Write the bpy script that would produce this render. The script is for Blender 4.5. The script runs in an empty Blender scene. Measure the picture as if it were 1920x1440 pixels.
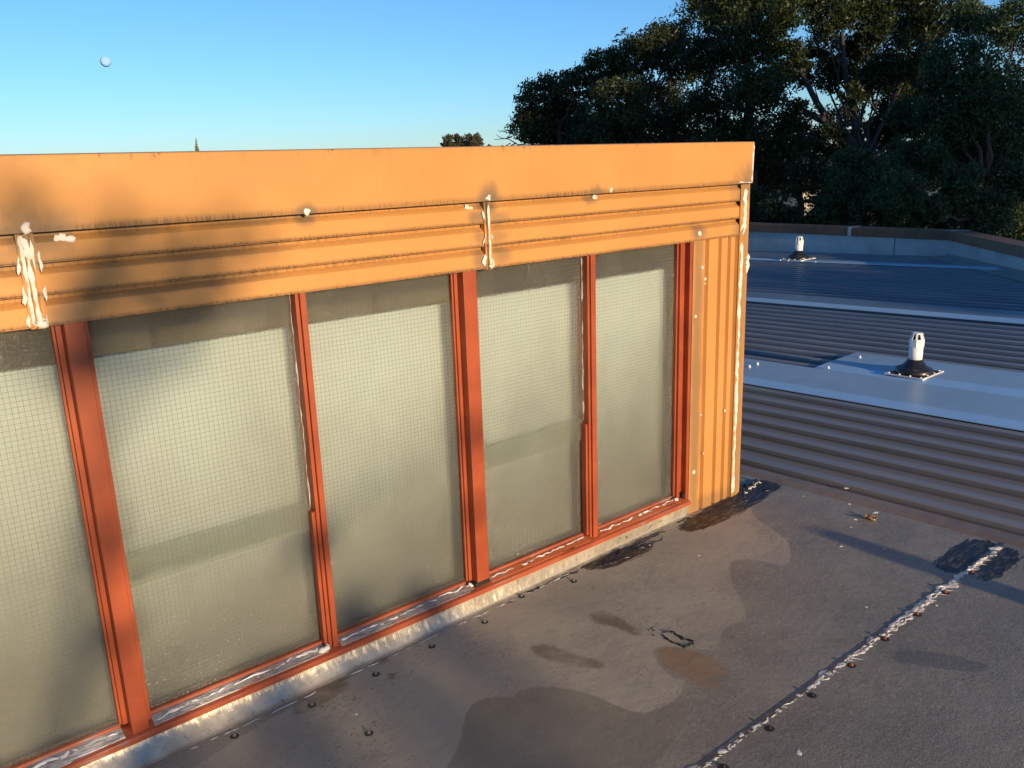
import bpy, math, random
import numpy as np
from mathutils import Vector, Matrix

# ------------------------------------------------------------------ camera, world, sun, exposure
scene = bpy.context.scene
COL = scene.collection
D, H, S = 2.1, 1.467, -0.0285            # camera distance from the wall, height, fall of the roof along +Y
FPX = 1590.0
YAW, PIT, ROL = math.radians(39.5), math.radians(14.6), math.radians(-1.95)
_F = np.array([math.sin(YAW)*math.cos(PIT), math.cos(YAW)*math.cos(PIT), -math.sin(PIT)])
_R0 = np.array([math.cos(YAW), -math.sin(YAW), 0.0]); _U0 = np.cross(_R0, _F)
_R = _R0*math.cos(ROL)+_U0*math.sin(ROL); _U = -_R0*math.sin(ROL)+_U0*math.cos(ROL)
CAM = np.array([0, -D, H])

cd = bpy.data.cameras.new('camera'); cam = bpy.data.objects.new('camera', cd); COL.objects.link(cam)
cd.sensor_width = 36.0; cd.sensor_fit = 'HORIZONTAL'; cd.lens = FPX/1920*36.0
cd.clip_start = 0.05; cd.clip_end = 6000
M = Matrix(((_R[0], _U[0], -_F[0], CAM[0]), (_R[1], _U[1], -_F[1], CAM[1]), (_R[2], _U[2], -_F[2], CAM[2]), (0, 0, 0, 1)))
cam.matrix_world = M
scene.camera = cam

SUN_EL = math.radians(11.0); SUN_T = math.tan(SUN_EL); SUN_SX = -0.055     # direction to the sun: (SUN_SX, -1, SUN_T)
world = bpy.data.worlds.new('World'); scene.world = world; world.use_nodes = True
wn = world.node_tree.nodes; wl = world.node_tree.links
sky = wn.new('ShaderNodeTexSky'); sky.sky_type = 'NISHITA'; sky.sun_disc = False
sky.sun_elevation = SUN_EL; sky.sun_rotation = math.pi+0.055
sky.altitude = 50; sky.air_density = 1.0; sky.dust_density = 0.15; sky.ozone_density = 5.8
wl.new(sky.outputs[0], wn['Background'].inputs[0]); wn['Background'].inputs[1].default_value = 0.135

sl = bpy.data.lights.new('sun', 'SUN'); sun = bpy.data.objects.new('sun', sl); COL.objects.link(sun)
sl.energy = 4.3; sl.angle = math.radians(0.53); sl.color = (1.0, 0.74, 0.44)
sun.rotation_euler = Vector((SUN_SX, -1, SUN_T)).to_track_quat('Z', 'Y').to_euler()

scene.view_settings.view_transform = 'Standard'; scene.view_settings.look = 'None'
scene.view_settings.exposure = 0.5; scene.view_settings.gamma = 1.0
scene.cycles.max_bounces = 7; scene.cycles.diffuse_bounces = 3; scene.cycles.glossy_bounces = 3; scene.cycles.transmission_bounces = 6; scene.cycles.transparent_max_bounces = 10

# ------------------------------------------------------------------ helpers
rng = np.random.default_rng(7); random.seed(7)
def ray(x, y): return _R*(x-960)/FPX-_U*(y-720)/FPX+_F
def W(x, y, y0=0.0):                      # photo point on the vertical plane y=y0
    d = ray(x, y); return CAM+d*((D+y0)/d[1])
def G(x, y, dz=0.0):                      # photo point on the roof plane
    d = ray(x, y); return CAM+d*((-H+dz-S*D)/(d[2]-S*d[1]))
def A(x, y, depth): return CAM+ray(x, y)*depth
def zr(y): return S*y

class MB:
    def __init__(s): s.v = []; s.f = []
    def add(s, v, f):
        o = len(s.v); s.v += [tuple(p) for p in v]; s.f += [tuple(i+o for i in q) for q in f]; return s
    def box(s, x0, x1, y0, y1, z0, z1):
        v = [(x0,y0,z0),(x1,y0,z0),(x1,y1,z0),(x0,y1,z0),(x0,y0,z1),(x1,y0,z1),(x1,y1,z1),(x0,y1,z1)]
        return s.add(v, [(0,3,2,1),(4,5,6,7),(0,1,5,4),(1,2,6,5),(2,3,7,6),(3,0,4,7)])
    def prism(s, prof, axis, a, b, n=1, closed=True, fz=None):
        # extrude a closed profile [(u,v)] along an axis from a to b
        ts = np.linspace(a, b, n+1); k = len(prof); o = len(s.v)
        for t in ts:
            for (u, w) in prof:
                p = (t,u,w) if axis == 'x' else ((u,t,w) if axis == 'y' else (u,w,t))
                if fz: p = fz(*p)
                s.v.append(p)
        for i in range(n):
            for j in range(k if closed else k-1):
                q = (j+1) % k
                s.f.append((o+i*k+j, o+i*k+q, o+(i+1)*k+q, o+(i+1)*k+j))
        if closed:
            s.f.append(tuple(o+j for j in range(k))[::-1]); s.f.append(tuple(o+n*k+j for j in range(k)))
        return s
    def tube(s, pts, rad, n=8, cap=True):
        pts = [Vector(p) for p in pts]; o = len(s.v); up = Vector((0.31, 0.17, 0.93)).normalized()
        for i, p in enumerate(pts):
            d = (pts[min(i+1, len(pts)-1)]-pts[max(i-1, 0)]).normalized()
            a = d.cross(up); a = a.normalized() if a.length > 1e-4 else d.cross(Vector((1,0,0))).normalized()
            b = d.cross(a)
            r = rad[i] if hasattr(rad, '__len__') else rad
            for j in range(n):
                t = 2*math.pi*j/n; s.v.append(tuple(p+a*(math.cos(t)*r)+b*(math.sin(t)*r)))
        for i in range(len(pts)-1):
            for j in range(n):
                q = (j+1) % n; s.f.append((o+i*n+j, o+i*n+q, o+(i+1)*n+q, o+(i+1)*n+j))
        if cap:
            s.f.append(tuple(o+j for j in range(n))[::-1]); s.f.append(tuple(o+(len(pts)-1)*n+j for j in range(n)))
        return s
    def lathe(s, c, prof, n=24, sq=None):
        o = len(s.v); c = Vector(c)
        for (r, z) in prof:
            for j in range(n):
                t = 2*math.pi*(j+.5)/n; s.v.append((c.x+r*math.cos(t), c.y+r*math.sin(t), c.z+z))
        for i in range(len(prof)-1):
            for j in range(n):
                q = (j+1) % n; s.f.append((o+i*n+j, o+i*n+q, o+(i+1)*n+q, o+(i+1)*n+j))
        s.f.append(tuple(o+j for j in range(n))[::-1]); s.f.append(tuple(o+(len(prof)-1)*n+j for j in range(n)))
        return s
    def grid(s, P):                         # P: (n,m,3) array of points
        n, m = P.shape[:2]; o = len(s.v); s.v += [tuple(p) for p in P.reshape(-1, 3)]
        for i in range(n-1):
            for j in range(m-1):
                a = o+i*m+j; s.f.append((a, a+1, a+m+1, a+m))
        return s
    def smear(s, pts, w, h, nrm, seed=0, jit=.35, step=.006, lat=.3, taper=True):
        # a lumpy hand-run bead along a polyline lying on a surface whose outward normal is nrm
        r = np.random.default_rng(abs(int(seed))); pts = [np.array(p, float) for p in pts]; nrm = np.array(nrm, float)
        L = [0]
        for a, b in zip(pts, pts[1:]): L.append(L[-1]+np.linalg.norm(b-a))
        n = max(4, int(L[-1]/step)); ts = np.linspace(0, L[-1], n+1)
        C = np.stack([np.interp(ts, L, [p[k] for p in pts]) for k in range(3)], 1)
        def nz(k):
            a = r.normal(size=n+1+2*k); ker = np.hanning(2*k+1)+1e-6; return np.convolve(a, ker/np.linalg.norm(ker), 'valid')[:n+1]
        ww = w*np.clip(1+jit*nz(4)+jit*.25*nz(1), .25, 2.2); hh = h*np.clip(1+jit*nz(2), .3, 2); of = w*lat*nz(4)
        if taper:
            e = np.minimum(1, np.minimum(np.arange(n+1), np.arange(n, -1, -1))/2.5+.15); ww *= e; hh *= e
        T = np.gradient(C, axis=0); T /= np.linalg.norm(T, axis=1)[:, None]+1e-9
        B = np.cross(T, nrm); B /= np.linalg.norm(B, axis=1)[:, None]+1e-9
        P = np.zeros((n+1, 7, 3))
        for j, (u, q) in enumerate(((-.5,-.25),(-.42,.45),(-.22,.85),(0,1),(.22,.85),(.42,.45),(.5,-.25))):
            P[:, j] = C+B*(of+u*ww*(1+.05*r.normal(size=n+1)))[:, None]+nrm*((q*hh)*(1+.08*r.normal(size=n+1)))[:, None]
        return s.grid(P)
    def blob(s, c, r, nrm=(0,0,1), seed=0, flat=.45, jag=.25):
        q = np.random.default_rng(seed); nrm = Vector(nrm).normalized(); a = nrm.orthogonal().normalized(); b = nrm.cross(a)
        o = len(s.v); n = 10; c = Vector(c); k = 1+jag*q.normal(size=n)
        for (rr, hh) in ((1, -.3), (.85, .6), (.45, 1.0)):
            for j in range(n):
                t = 2*math.pi*j/n; s.v.append(tuple(c+(a*math.cos(t)+b*math.sin(t))*(r*rr*max(.3, k[j]))+nrm*(hh*r*flat)))
        for i in range(2):
            for j in range(n):
                w = (j+1) % n; s.f.append((o+i*n+j, o+i*n+w, o+(i+1)*n+w, o+(i+1)*n+j))
        s.f.append(tuple(o+2*n+j for j in range(n))); return s
    def build(s, name, m, parent=None, smooth=False, bevel=0.0):
        me = bpy.data.meshes.new(name); me.from_pydata(s.v, [], s.f); me.update()
        ob = bpy.data.objects.new(name, me); COL.objects.link(ob)
        if m: me.materials.append(m)
        if smooth: me.polygons.foreach_set('use_smooth', [True]*len(me.polygons))
        if bevel:
            b = ob.modifiers.new('bevel', 'BEVEL'); b.width = bevel; b.segments = 2; b.limit_method = 'ANGLE'; b.angle_limit = math.radians(40)
        if parent:
            ob.parent = parent; ob.matrix_parent_inverse = Matrix.Translation(parent.location).inverted() if True else None
        return ob
def child(ob, parent):
    ob.parent = parent; ob.matrix_parent_inverse = Matrix.Translation(parent.location).inverted()
def empty(name, loc, label, cat, group=None):
    o = bpy.data.objects.new(name, None); COL.objects.link(o); o.location = loc; o.empty_display_size = .1
    tag(o, label, cat, group); return o
def tag(o, label=None, cat=None, group=None, kind=None):
    if label: o['label'] = label
    if cat: o['category'] = cat
    if group: o['group'] = group
    if kind: o['kind'] = kind
    return o

# ------------------------------------------------------------------ node helpers
class NT:
    def __init__(s, name):
        s.m = bpy.data.materials.new(name); s.m.use_nodes = True; s.t = s.m.node_tree
        s.bsdf = s.t.nodes['Principled BSDF']; s.out = s.t.nodes['Material Output']
        s.pos = s.t.nodes.new('ShaderNodeNewGeometry').outputs['Position']
    def n(s, typ, ins=(), **kw):
        nd = s.t.nodes.new('ShaderNode'+typ)
        for k, v in kw.items(): setattr(nd, k, v)
        for i, v in (ins.items() if isinstance(ins, dict) else enumerate(ins)):
            if v is None: continue
            if isinstance(v, bpy.types.NodeSocket): s.t.links.new(v, nd.inputs[i])
            else: nd.inputs[i].default_value = v
        return nd
    def math(s, op, a, b=None, c=None, clamp=False):
        nd = s.n('Math', (a, b, c), operation=op); nd.use_clamp = clamp; return nd.outputs[0]
    def scale(s, v, sc): return s.n('VectorMath', (v, sc), operation='MULTIPLY').outputs[0]
    def noise(s, scale, detail=4, rough=.6, vec=None, dist=0.0):
        nd = s.n('TexNoise', {'Vector': vec or s.pos, 'Scale': scale, 'Detail': detail, 'Roughness': rough, 'Distortion': dist}); return nd.outputs[0]
    def ramp(s, v, a, b, lo=0.0, hi=1.0, smooth=True):
        nd = s.n('MapRange', (v, a, b, lo, hi), interpolation_type='SMOOTHSTEP' if smooth else 'LINEAR'); return nd.outputs[0]
    def mix(s, f, a, b):
        nd = s.n('Mix', data_type='RGBA')
        for i, v in ((0, f), (6, a), (7, b)):
            if isinstance(v, bpy.types.NodeSocket): s.t.links.new(v, nd.inputs[i])
            else: nd.inputs[i].default_value = v if i == 0 else (*v, 1)
        return nd.outputs[2]
    def bump(s, h, st, dist=.002, normal=None):
        return s.n('Bump', {'Height': h, 'Strength': st, 'Distance': dist, **({'Normal': normal} if normal else {})}).outputs[0]
    def xyz(s): return s.n('SeparateXYZ', (s.pos,)).outputs
    def attr(s, name): return s.n('Attribute', attribute_name=name).outputs['Fac']
    def spot(s, c, sc):                    # distance (in units of 1/sc) from a place on the thing
        d = s.n('VectorMath', (s.pos, c), operation='SUBTRACT').outputs[0]
        return s.n('VectorMath', (s.scale(d, sc),), operation='LENGTH').outputs['Value']
    def set(s, **kw):
        for k, v in kw.items():
            k = k.replace('_', ' ')
            if isinstance(v, bpy.types.NodeSocket): s.t.links.new(v, s.bsdf.inputs[k])
            else: s.bsdf.inputs[k].default_value = (*v, 1) if isinstance(v, tuple) and len(v) == 3 else v
        return s.m

def simple(name, col, rough=.6, var=.25, scale=30, bump=.2, metallic=0.0, bscale=None, spec=.5):
    t = NT(name); f = t.noise(scale, 5); g = t.noise(scale*.13, 3)
    f = t.math('MULTIPLY_ADD', t.math('ADD', f, g), .5, 0)
    lo = tuple(c*(1-var) for c in col); hi = tuple(min(1, c*(1+var)) for c in col)
    kw = dict(Base_Color=t.mix(t.ramp(f, .3, .7), lo, hi), Roughness=rough, Metallic=metallic)
    if bump: kw['Normal'] = t.bump(t.noise(bscale or scale*4, 4), bump, .002)
    t.bsdf.inputs['Specular IOR Level'].default_value = spec
    return t.set(**kw)

LIPS = (1.356, 1.2885, 1.2185, 1.149)
def tan_paint(name, spots=True, drips=True):
    t = NT(name); x, y, z = t.xyz()
    big = t.noise(2.2, 4, .6); fine = t.noise(160, 3, .5)
    col = t.mix(t.ramp(big, .3, .75), (.485, .232, .066), (.575, .272, .080))
    col = t.mix(t.ramp(fine, .62, .8, 0, .25), col, (.34, .19, .08))
    streak = t.noise(1.0, 5, .65, t.scale(t.pos, (75, 75, 3.0)))
    dirt = (.115, .070, .033)
    if drips:
        tooth = t.noise(1.0, 3, .6, t.scale(t.pos, (150, 150, 14)))
        patch = t.noise(3.0, 3, .6, t.scale(t.pos, (1, 1, 6)))
        m = None
        for i, zl in enumerate(LIPS):
            up = t.ramp(z, zl+.002, zl+(.022 if i == 0 else .013), 1, 0)
            on = t.math('GREATER_THAN', z, zl-.001)
            b = t.math('MULTIPLY', up, on)
            m = b if m is None else t.math('MAXIMUM', m, b)
            if i < 3:                       # run-off film just below each lip
                dn = t.ramp(z, zl-.026, zl-.004, 0, .75); off = t.math('LESS_THAN', z, zl)
                m = t.math('MAXIMUM', m, t.math('MULTIPLY', t.math('MULTIPLY', dn, off), t.ramp(tooth, .25, .8, .35, 1)))
        k = t.math('MULTIPLY', m, t.ramp(t.math('ADD', tooth, t.math('MULTIPLY', patch, .5)), .58, .9))
        m2 = t.math('MULTIPLY', m, .45)
        col = t.mix(t.math('MAXIMUM', t.math('MULTIPLY', k, .9), m2), col, dirt)
        col = t.mix(t.math('MULTIPLY', t.ramp(streak, .56, .72), .28), col, (.30, .17, .075))
    if spots:
        n2 = t.noise(26, 4, .65, t.scale(t.pos, (1, 1, .35)))
        m = None
        for (px, pz, rx, rz, st) in ((1.655, 1.355, .060, .070, .95), (1.04, 1.352, .050, .040, .95), (2.12, 1.353, .045, .038, .85),
                                     (.40, 1.352, .13, .08, .8), (.62, 1.345, .12, .022, .6), (.75, 1.275, .30, .020, .6), (.70, 1.205, .32, .020, .65), (.9, 1.345, .2, .014, .6), (3.02, 1.36, .16, .12, .75), (1.62, 1.31, .06, .028, .75), (1.70, 1.30, .07, .035, .55),
                                     (1.62, 1.18, .04, .05, .7), (1.71, 1.19, .05, .05, .6), (1.62, 1.25, .035, .03, .6), (1.70, 1.245, .06, .03, .5), (2.99, 1.30, .10, .045, .7), (2.97, 1.17, .07, .05, .55),
                                     (2.70, 1.185, .06, .045, .8), (.42, 1.31, .10, .05, .5), (.44, 1.17, .06, .05, .6), (.34, 1.30, .07, .06, .5), (2.10, 1.338, .035, .022, .7),
                                     *(() if drips else ((2.705, .6, .045, 1.4, .7), (2.99, .5, .045, 1.6, .55), (2.72, .02, .5, .07, .5)))):
            d = t.spot((px, 0, pz), (1/rx, .01, 1/rz))
            d = t.math('ADD', d, t.math('MULTIPLY', t.math('SUBTRACT', n2, .5), .75))
            b = t.ramp(d, .25, 1.05, st, 0)
            m = b if m is None else t.math('MAXIMUM', m, b)
        col = t.mix(t.math('MULTIPLY', m, .92), col, (.165, .115, .066))
    # top edge rub marks and chips
    chip = t.math('MULTIPLY', t.ramp(z, 1.498, 1.516, 0, 1), t.ramp(t.noise(34, 3, .6, t.scale(t.pos, (1, 1, .6))), .62, .67))
    col = t.mix(t.math('MULTIPLY', chip, .75), col, (.22, .085, .035))
    col = t.mix(t.math('MULTIPLY', t.ramp(z, 1.475, 1.517, 0, .28), t.ramp(streak, .35, .7)), col, (.30, .15, .06))
    t.bsdf.inputs['Specular IOR Level'].default_value = .35
    dent = t.noise(3.0, 2, .5, t.scale(t.pos, (1, 1, 2)))
    return t.set(Base_Color=col, Roughness=t.ramp(fine, .3, .8, .5, .62), Normal=t.bump(dent, .35, .01, t.bump(fine, .10, .001)))

M_TAN = tan_paint('weathered_tan_paint')
M_TANV = tan_paint('weathered_tan_paint_vertical', drips=False)

def red_timber(name):
    t = NT(name)
    grain = t.noise(1.0, 5, .6, t.scale(t.pos, (240, 240, 10)))
    gx = t.noise(1.0, 5, .6, t.scale(t.pos, (9, 260, 260)))
    b = t.noise(6, 4, .6)
    col = t.mix(t.ramp(b, .3, .7), (.275, .050, .016), (.37, .073, .021))
    col = t.mix(t.ramp(t.noise(38, 5, .7), .66, .72, 0, .8), col, (.13, .05, .03))
    col = t.mix(t.ramp(t.noise(1.0, 4, .7, t.scale(t.pos, (60, 60, 14))), .62, .75, 0, .45), col, (.48, .17, .07))
    col = t.mix(t.ramp(grain, .62, .72, 0, .35), col, (.25, .05, .015))
    return t.set(Base_Color=col, Roughness=.5, Normal=t.bump(grain, .25, .0015))
M_RED = red_timber('red_oxide_timber')
def red_sill(name):
    t = NT(name)
    gx = t.noise(1.0, 6, .65, t.scale(t.pos, (7, 220, 220))); b = t.noise(7, 5, .65)
    col = t.mix(t.ramp(b, .3, .7), (.28, .052, .016), (.39, .080, .024))
    wear = t.ramp(t.math('ADD', gx, t.math('MULTIPLY', t.noise(5, 4), .5)), .84, .94)
    col = t.mix(t.math('MULTIPLY', wear, .85), col, (.27, .25, .23))
    col = t.mix(t.ramp(gx, .66, .70, 0, .8), col, (.05, .03, .025))
    return t.set(Base_Color=col, Roughness=.6, Normal=t.bump(gx, .5, .003))
M_SILL = red_sill('cracked_red_sill_paint')
M_SEAL = simple('white_sealant', (.68, .65, .57), .7, .28, 38, .5, bscale=160, spec=.25)
M_SEALD = simple('dirty_grey_sealant', (.40, .39, .38), .5, .4, 40, .6, bscale=120)
M_CAULK = simple('old_white_caulk', (.66, .65, .61), .65, .30, 30, .6, bscale=140)
M_BLACK = simple('black_gap', (.012, .011, .011), .7, .3, 30, .2)
M_IN = simple('dim_interior_lining', (.34, .28, .17), .8, .2, 6, .1)
M_PVC = simple('white_pvc', (.80, .79, .76), .35, .05, 12, .05)
M_RUB = simple('black_rubber', (.016, .016, .017), .33, .2, 30, .08)
M_SCREW = simple('zinc_screw_head', (.34, .33, .32), .4, .25, 120, .1, metallic=.7)
M_RUST = simple('rusty_screw_head', (.30, .10, .03), .45, .4, 150, .3, metallic=.4)
M_RING = simple('black_rubber_washer', (.02, .018, .017), .5, .3, 80, .2)
M_WIRE = simple('glass_wire', (.17, .16, .12), .5, .2, 20, 0)
M_BODY = simple('hidden_brown_sheet', (.22, .12, .05), .6, .2, 8, .1)

def foil():
    t = NT('crinkled_foil_flashing'); x, y, z = t.xyz()
    b = t.noise(9, 5, .6); c = t.noise(1.0, 4, .6, t.scale(t.pos, (30, 60, 60)))
    col = t.mix(t.ramp(b, .3, .7), (.36, .32, .25), (.54, .48, .38))
    tarm = t.math('MULTIPLY', t.ramp(t.noise(1.0, 5, .7, t.scale(t.pos, (22, 60, 75))), .58, .63), t.ramp(x, 1.9, 2.2, 0, 1))
    tarm = t.math('MULTIPLY', tarm, t.ramp(t.math('ABSOLUTE', t.math('SUBTRACT', z, .032)), .0, .024, 1, 0))
    tarm = t.math('MAXIMUM', tarm, t.math('MULTIPLY', t.ramp(z, .003, .012, 1, 0), t.ramp(c, .35, .6, .2, 1)))
    edge = t.ramp(t.noise(45, 5, .7), .56, .68, 0, .6)
    col = t.mix(edge, col, (.18, .16, .14)); col = t.mix(tarm, col, (.022, .02, .018))
    met = t.math('MULTIPLY', t.ramp(tarm, 0, .4, .30, 0), 1.0)
    return t.set(Base_Color=col, Metallic=met, Roughness=.36, Normal=t.bump(t.noise(1.0, 3, .7, t.scale(t.pos, (95, 40, 22)), 1.0), .38, .004, t.bump(c, .25, .003)))
M_FOIL = foil()

def glass():
    t = NT('obscured_wired_glass')
    vor = t.n('TexVoronoi', {'Vector': t.scale(t.pos, (1, 1, .8)), 'Scale': 150.0}, feature='SMOOTH_F1'); v = vor.outputs['Distance']
    ham = t.noise(330, 2, .5)
    h = t.math('ADD', v, t.math('MULTIPLY', ham, .5))
    nb = t.bump(h, .7, .0028)
    film = t.noise(5, 4, .6)
    tr = t.n('BsdfRefraction', {'Color': (.95, .97, .95, 1), 'Roughness': .24, 'IOR': 1.16, 'Normal': nb}).outputs[0]
    trans = t.n('BsdfTranslucent', {'Color': (.80, .82, .75, 1), 'Normal': nb}).outputs[0]
    dif = t.n('BsdfDiffuse', {'Color': (.50, .50, .45, 1), 'Normal': nb}).outputs[0]
    nb2 = t.bump(h, 1.0, .0055)
    gl = t.n('BsdfGlossy', {'Color': (1, 1, 1, 1), 'Roughness': .12, 'Normal': nb2}).outputs[0]
    clear = t.n('BsdfTransparent', {'Color': (.94, .97, .95, 1)}).outputs[0]
    tr = t.n('MixShader', (.38, tr, clear)).outputs[0]
    a = t.n('MixShader', (.09, tr, trans)).outputs[0]
    b = t.n('MixShader', (t.ramp(film, .3, .7, .06, .12), a, dif)).outputs[0]
    dv = t.n('TexVoronoi', {'Vector': t.pos, 'Scale': 95.0, 'Randomness': .25}, feature='F1').outputs['Distance']
    dots = t.math('MULTIPLY', t.ramp(dv, .22, .12), t.math('MULTIPLY', t.ramp(t.noise(95, 2), .36, .56), t.ramp(t.noise(3.2, 3), .35, .65, .35, 1)))
    glint = t.n('BsdfDiffuse', {'Color': (.95, .95, .88, 1)}).outputs[0]  # sun sparkle of the dimples painted as pale diffuse dots
    b = t.n('MixShader', (t.math('MULTIPLY', dots, .40), b, glint)).outputs[0]
    fr = t.n('Fresnel', {'IOR': 1.5, 'Normal': nb}).outputs[0]
    c = t.n('MixShader', (t.math('MULTIPLY', fr, .9), b, gl)).outputs[0]
    t.t.links.new(c, t.out.inputs[0]); return t.m
M_GLASS = glass()
def glass_back():
    t = NT('smooth_glass_back'); t.t.links.new(t.n('BsdfTransparent', {'Color': (.97, .99, .96, 1)}).outputs[0], t.out.inputs[0]); return t.m
M_GLASSB = glass_back()

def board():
    t = NT('lining_board_painted_falloff'); x, y, z = t.xyz()
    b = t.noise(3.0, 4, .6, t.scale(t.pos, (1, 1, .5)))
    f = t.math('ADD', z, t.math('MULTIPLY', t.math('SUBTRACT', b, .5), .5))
    col = t.mix(t.ramp(f, .12, 1.08), (.20, .20, .185), (.80, .87, .87))  # light fading down the board is painted into its colour
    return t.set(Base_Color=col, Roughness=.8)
M_BOARD = board()

# roof metals -----------------------------------------------------
def apron_mat(name, grain, tone=1.0):
    t = NT(name)
    g1 = t.noise(210, 4, .7); g2 = t.noise(85, 5, .7); big = t.noise(2.6, 5, .62); mid = t.noise(11, 5, .65)
    brush = t.noise(1.0, 5, .65, t.scale(t.pos, (14, 60, 10)), .6)
    col = t.mix(t.ramp(big, .3, .7), tuple(c*tone for c in (.214, .202, .160)), tuple(c*tone for c in (.288, .267, .208)))
    col = t.mix(t.ramp(mid, .52, .75, 0, .45), col, (.150, .136, .130))
    col = t.mix(t.ramp(g2, .50, .70, 0, .55), col, (.40, .355, .32))
    col = t.mix(t.ramp(g1, .52, .68, 0, .75), col, (.085, .078, .075))
    nd = t.math('MULTIPLY', t.math('SUBTRACT', t.noise(60, 4, .6), .5), .012)
    def m(nm, soft=.004, jag=1.0):
        return t.ramp(t.math('MULTIPLY_ADD', nd, jag, t.attr(nm)), -soft, soft, 1, 0)
    silt = m('silt'); smooth_ = silt
    siltc = t.mix(t.ramp(big, .3, .7), (.315, .285, .222), (.395, .352, .272))
    siltc = t.mix(t.ramp(brush, .55, .75, 0, .40), siltc, (.20, .178, .165))
    siltc = t.mix(t.ramp(g1, .52, .72, 0, .35), siltc, (.16, .142, .132))
    hair = t.noise(1.0, 5, .75, t.scale(t.pos, (70, 150, 70)), 1.2)
    siltc = t.mix(t.math('MULTIPLY', t.ramp(hair, .54, .64), t.ramp(t.noise(3.0, 4, .65), .42, .58, .12, .95)), siltc, (.11, .10, .097))
    col = t.mix(silt, col, siltc)
    col = t.mix(t.math('MULTIPLY', m('olive', .004), .55), col, (.20, .178, .135))
    col = t.mix(t.math('MULTIPLY', m('ring', .003), .5), col, (.25, .215, .16))
    col = t.mix(t.math('MULTIPLY', m('orange', .004, 1.6), t.ramp(mid, .3, .7, .45, .85)), col, (.27, .17, .09))
    col = t.mix(t.math('MULTIPLY', m('brown', .010, 2.6), t.ramp(mid, .35, .65, .30, .8)), col, (.13, .10, .062))
    col = t.mix(t.math('MULTIPLY', m('slate', .006, 2.0), .5), col, (.085, .087, .095))
    tarn = t.math('MULTIPLY', t.math('SUBTRACT', t.noise(1.0, 5, .7, t.scale(t.pos, (16, 95, 16))), .5), .085)
    tar = t.ramp(t.math('ADD', t.attr('tar'), tarn), -.002, .004, 1, 0)
    streaks = t.ramp(t.noise(1.0, 4, .6, t.scale(t.pos, (22, 90, 20))), .30, .52, .55, 1)
    col = t.mix(t.math('MULTIPLY', tar, streaks), col, (.014, .0125, .0115))
    fleck = t.ramp(t.noise(75, 2, .5), .80, .82, 0, .55); col = t.mix(fleck, col, (.45, .42, .38))
    rg = t.ramp(mid, .3, .7, .42, .60)
    rg = t.math('MULTIPLY_ADD', silt, .10, rg); rg = t.math('MULTIPLY_ADD', tar, -.12, rg)
    h = t.math('ADD', g1, t.math('MULTIPLY', g2, .8))
    nb = t.n('Bump', {'Height': h, 'Strength': t.ramp(silt, 0, 1, grain, grain*.45), 'Distance': .0022}).outputs[0]
    nb = t.bump(big, .5, .02, nb)
    t.bsdf.inputs['Specular IOR Level'].default_value = .45
    return t.set(Base_Color=col, Roughness=rg, Normal=nb)
M_AP1 = apron_mat('dusty_apron_sheet', .5)
M_AP2 = apron_mat('grained_apron_sheet', .8, .92)

def ribbed_mat():
    t = NT('weathered_ribbed_sheeting'); x, y, z = t.xyz()
    lon = t.noise(1.0, 5, .6, t.scale(t.pos, (26, 1.2, 8))); big = t.noise(.7, 4, .6); g = t.noise(190, 4, .7)
    col = t.mix(t.ramp(lon, .3, .7), (.18, .18, .185), (.26, .255, .255))
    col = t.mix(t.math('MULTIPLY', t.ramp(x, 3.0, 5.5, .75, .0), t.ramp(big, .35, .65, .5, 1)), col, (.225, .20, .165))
    col = t.mix(t.ramp(x, 5.0, 8.5, 0, .8), col, t.mix(t.ramp(lon, .3, .7), (.09, .135, .19), (.14, .19, .25)))  # sky reflection on the far sheets painted in as a blue tint
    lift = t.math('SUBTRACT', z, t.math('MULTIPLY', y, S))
    col = t.mix(t.math('MULTIPLY', t.ramp(lift, .016, .010), t.ramp(lon, .2, .6, .6, .9)), col, t.mix(t.ramp(x, 3.5, 7.5), (.185, .170, .160), (.075, .11, .155)))  # dirty pans; the far end again carries the painted sky blue
    col = t.mix(t.ramp(g, .55, .72, 0, .5), col, (.08, .076, .076))
    col = t.mix(t.ramp(t.noise(130, 2, .5), .78, .8, 0, .6), col, (.42, .40, .36))
    t.bsdf.inputs['Specular IOR Level'].default_value = .6
    return t.set(Base_Color=col, Roughness=t.ramp(lon, .3, .7, .32, .46), Normal=t.bump(g, .22, .0015))
M_RIB = ribbed_mat()
M_FLA = simple('pale_blue_grey_flashing', (.31, .44, .53), .40, .10, 5, .06, bscale=3, metallic=.15, spec=.7)
M_LIPF = simple('flashing_lip_painted_sky', (.36, .55, .72), .34, .08, 5, .05, bscale=3, metallic=.15, spec=.7)  # bright sky reflected by the lips is painted in as paler blue
M_UPS = simple('galvanised_upstand', (.34, .40, .45), .42, .22, 4, .12, bscale=6, metallic=.2)
M_CAPP = simple('brown_capping', (.13, .070, .040), .5, .35, 9, .2)
M_WHITE = simple('white_flake', (.72, .70, .66), .6, .1, 90, .2)

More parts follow.
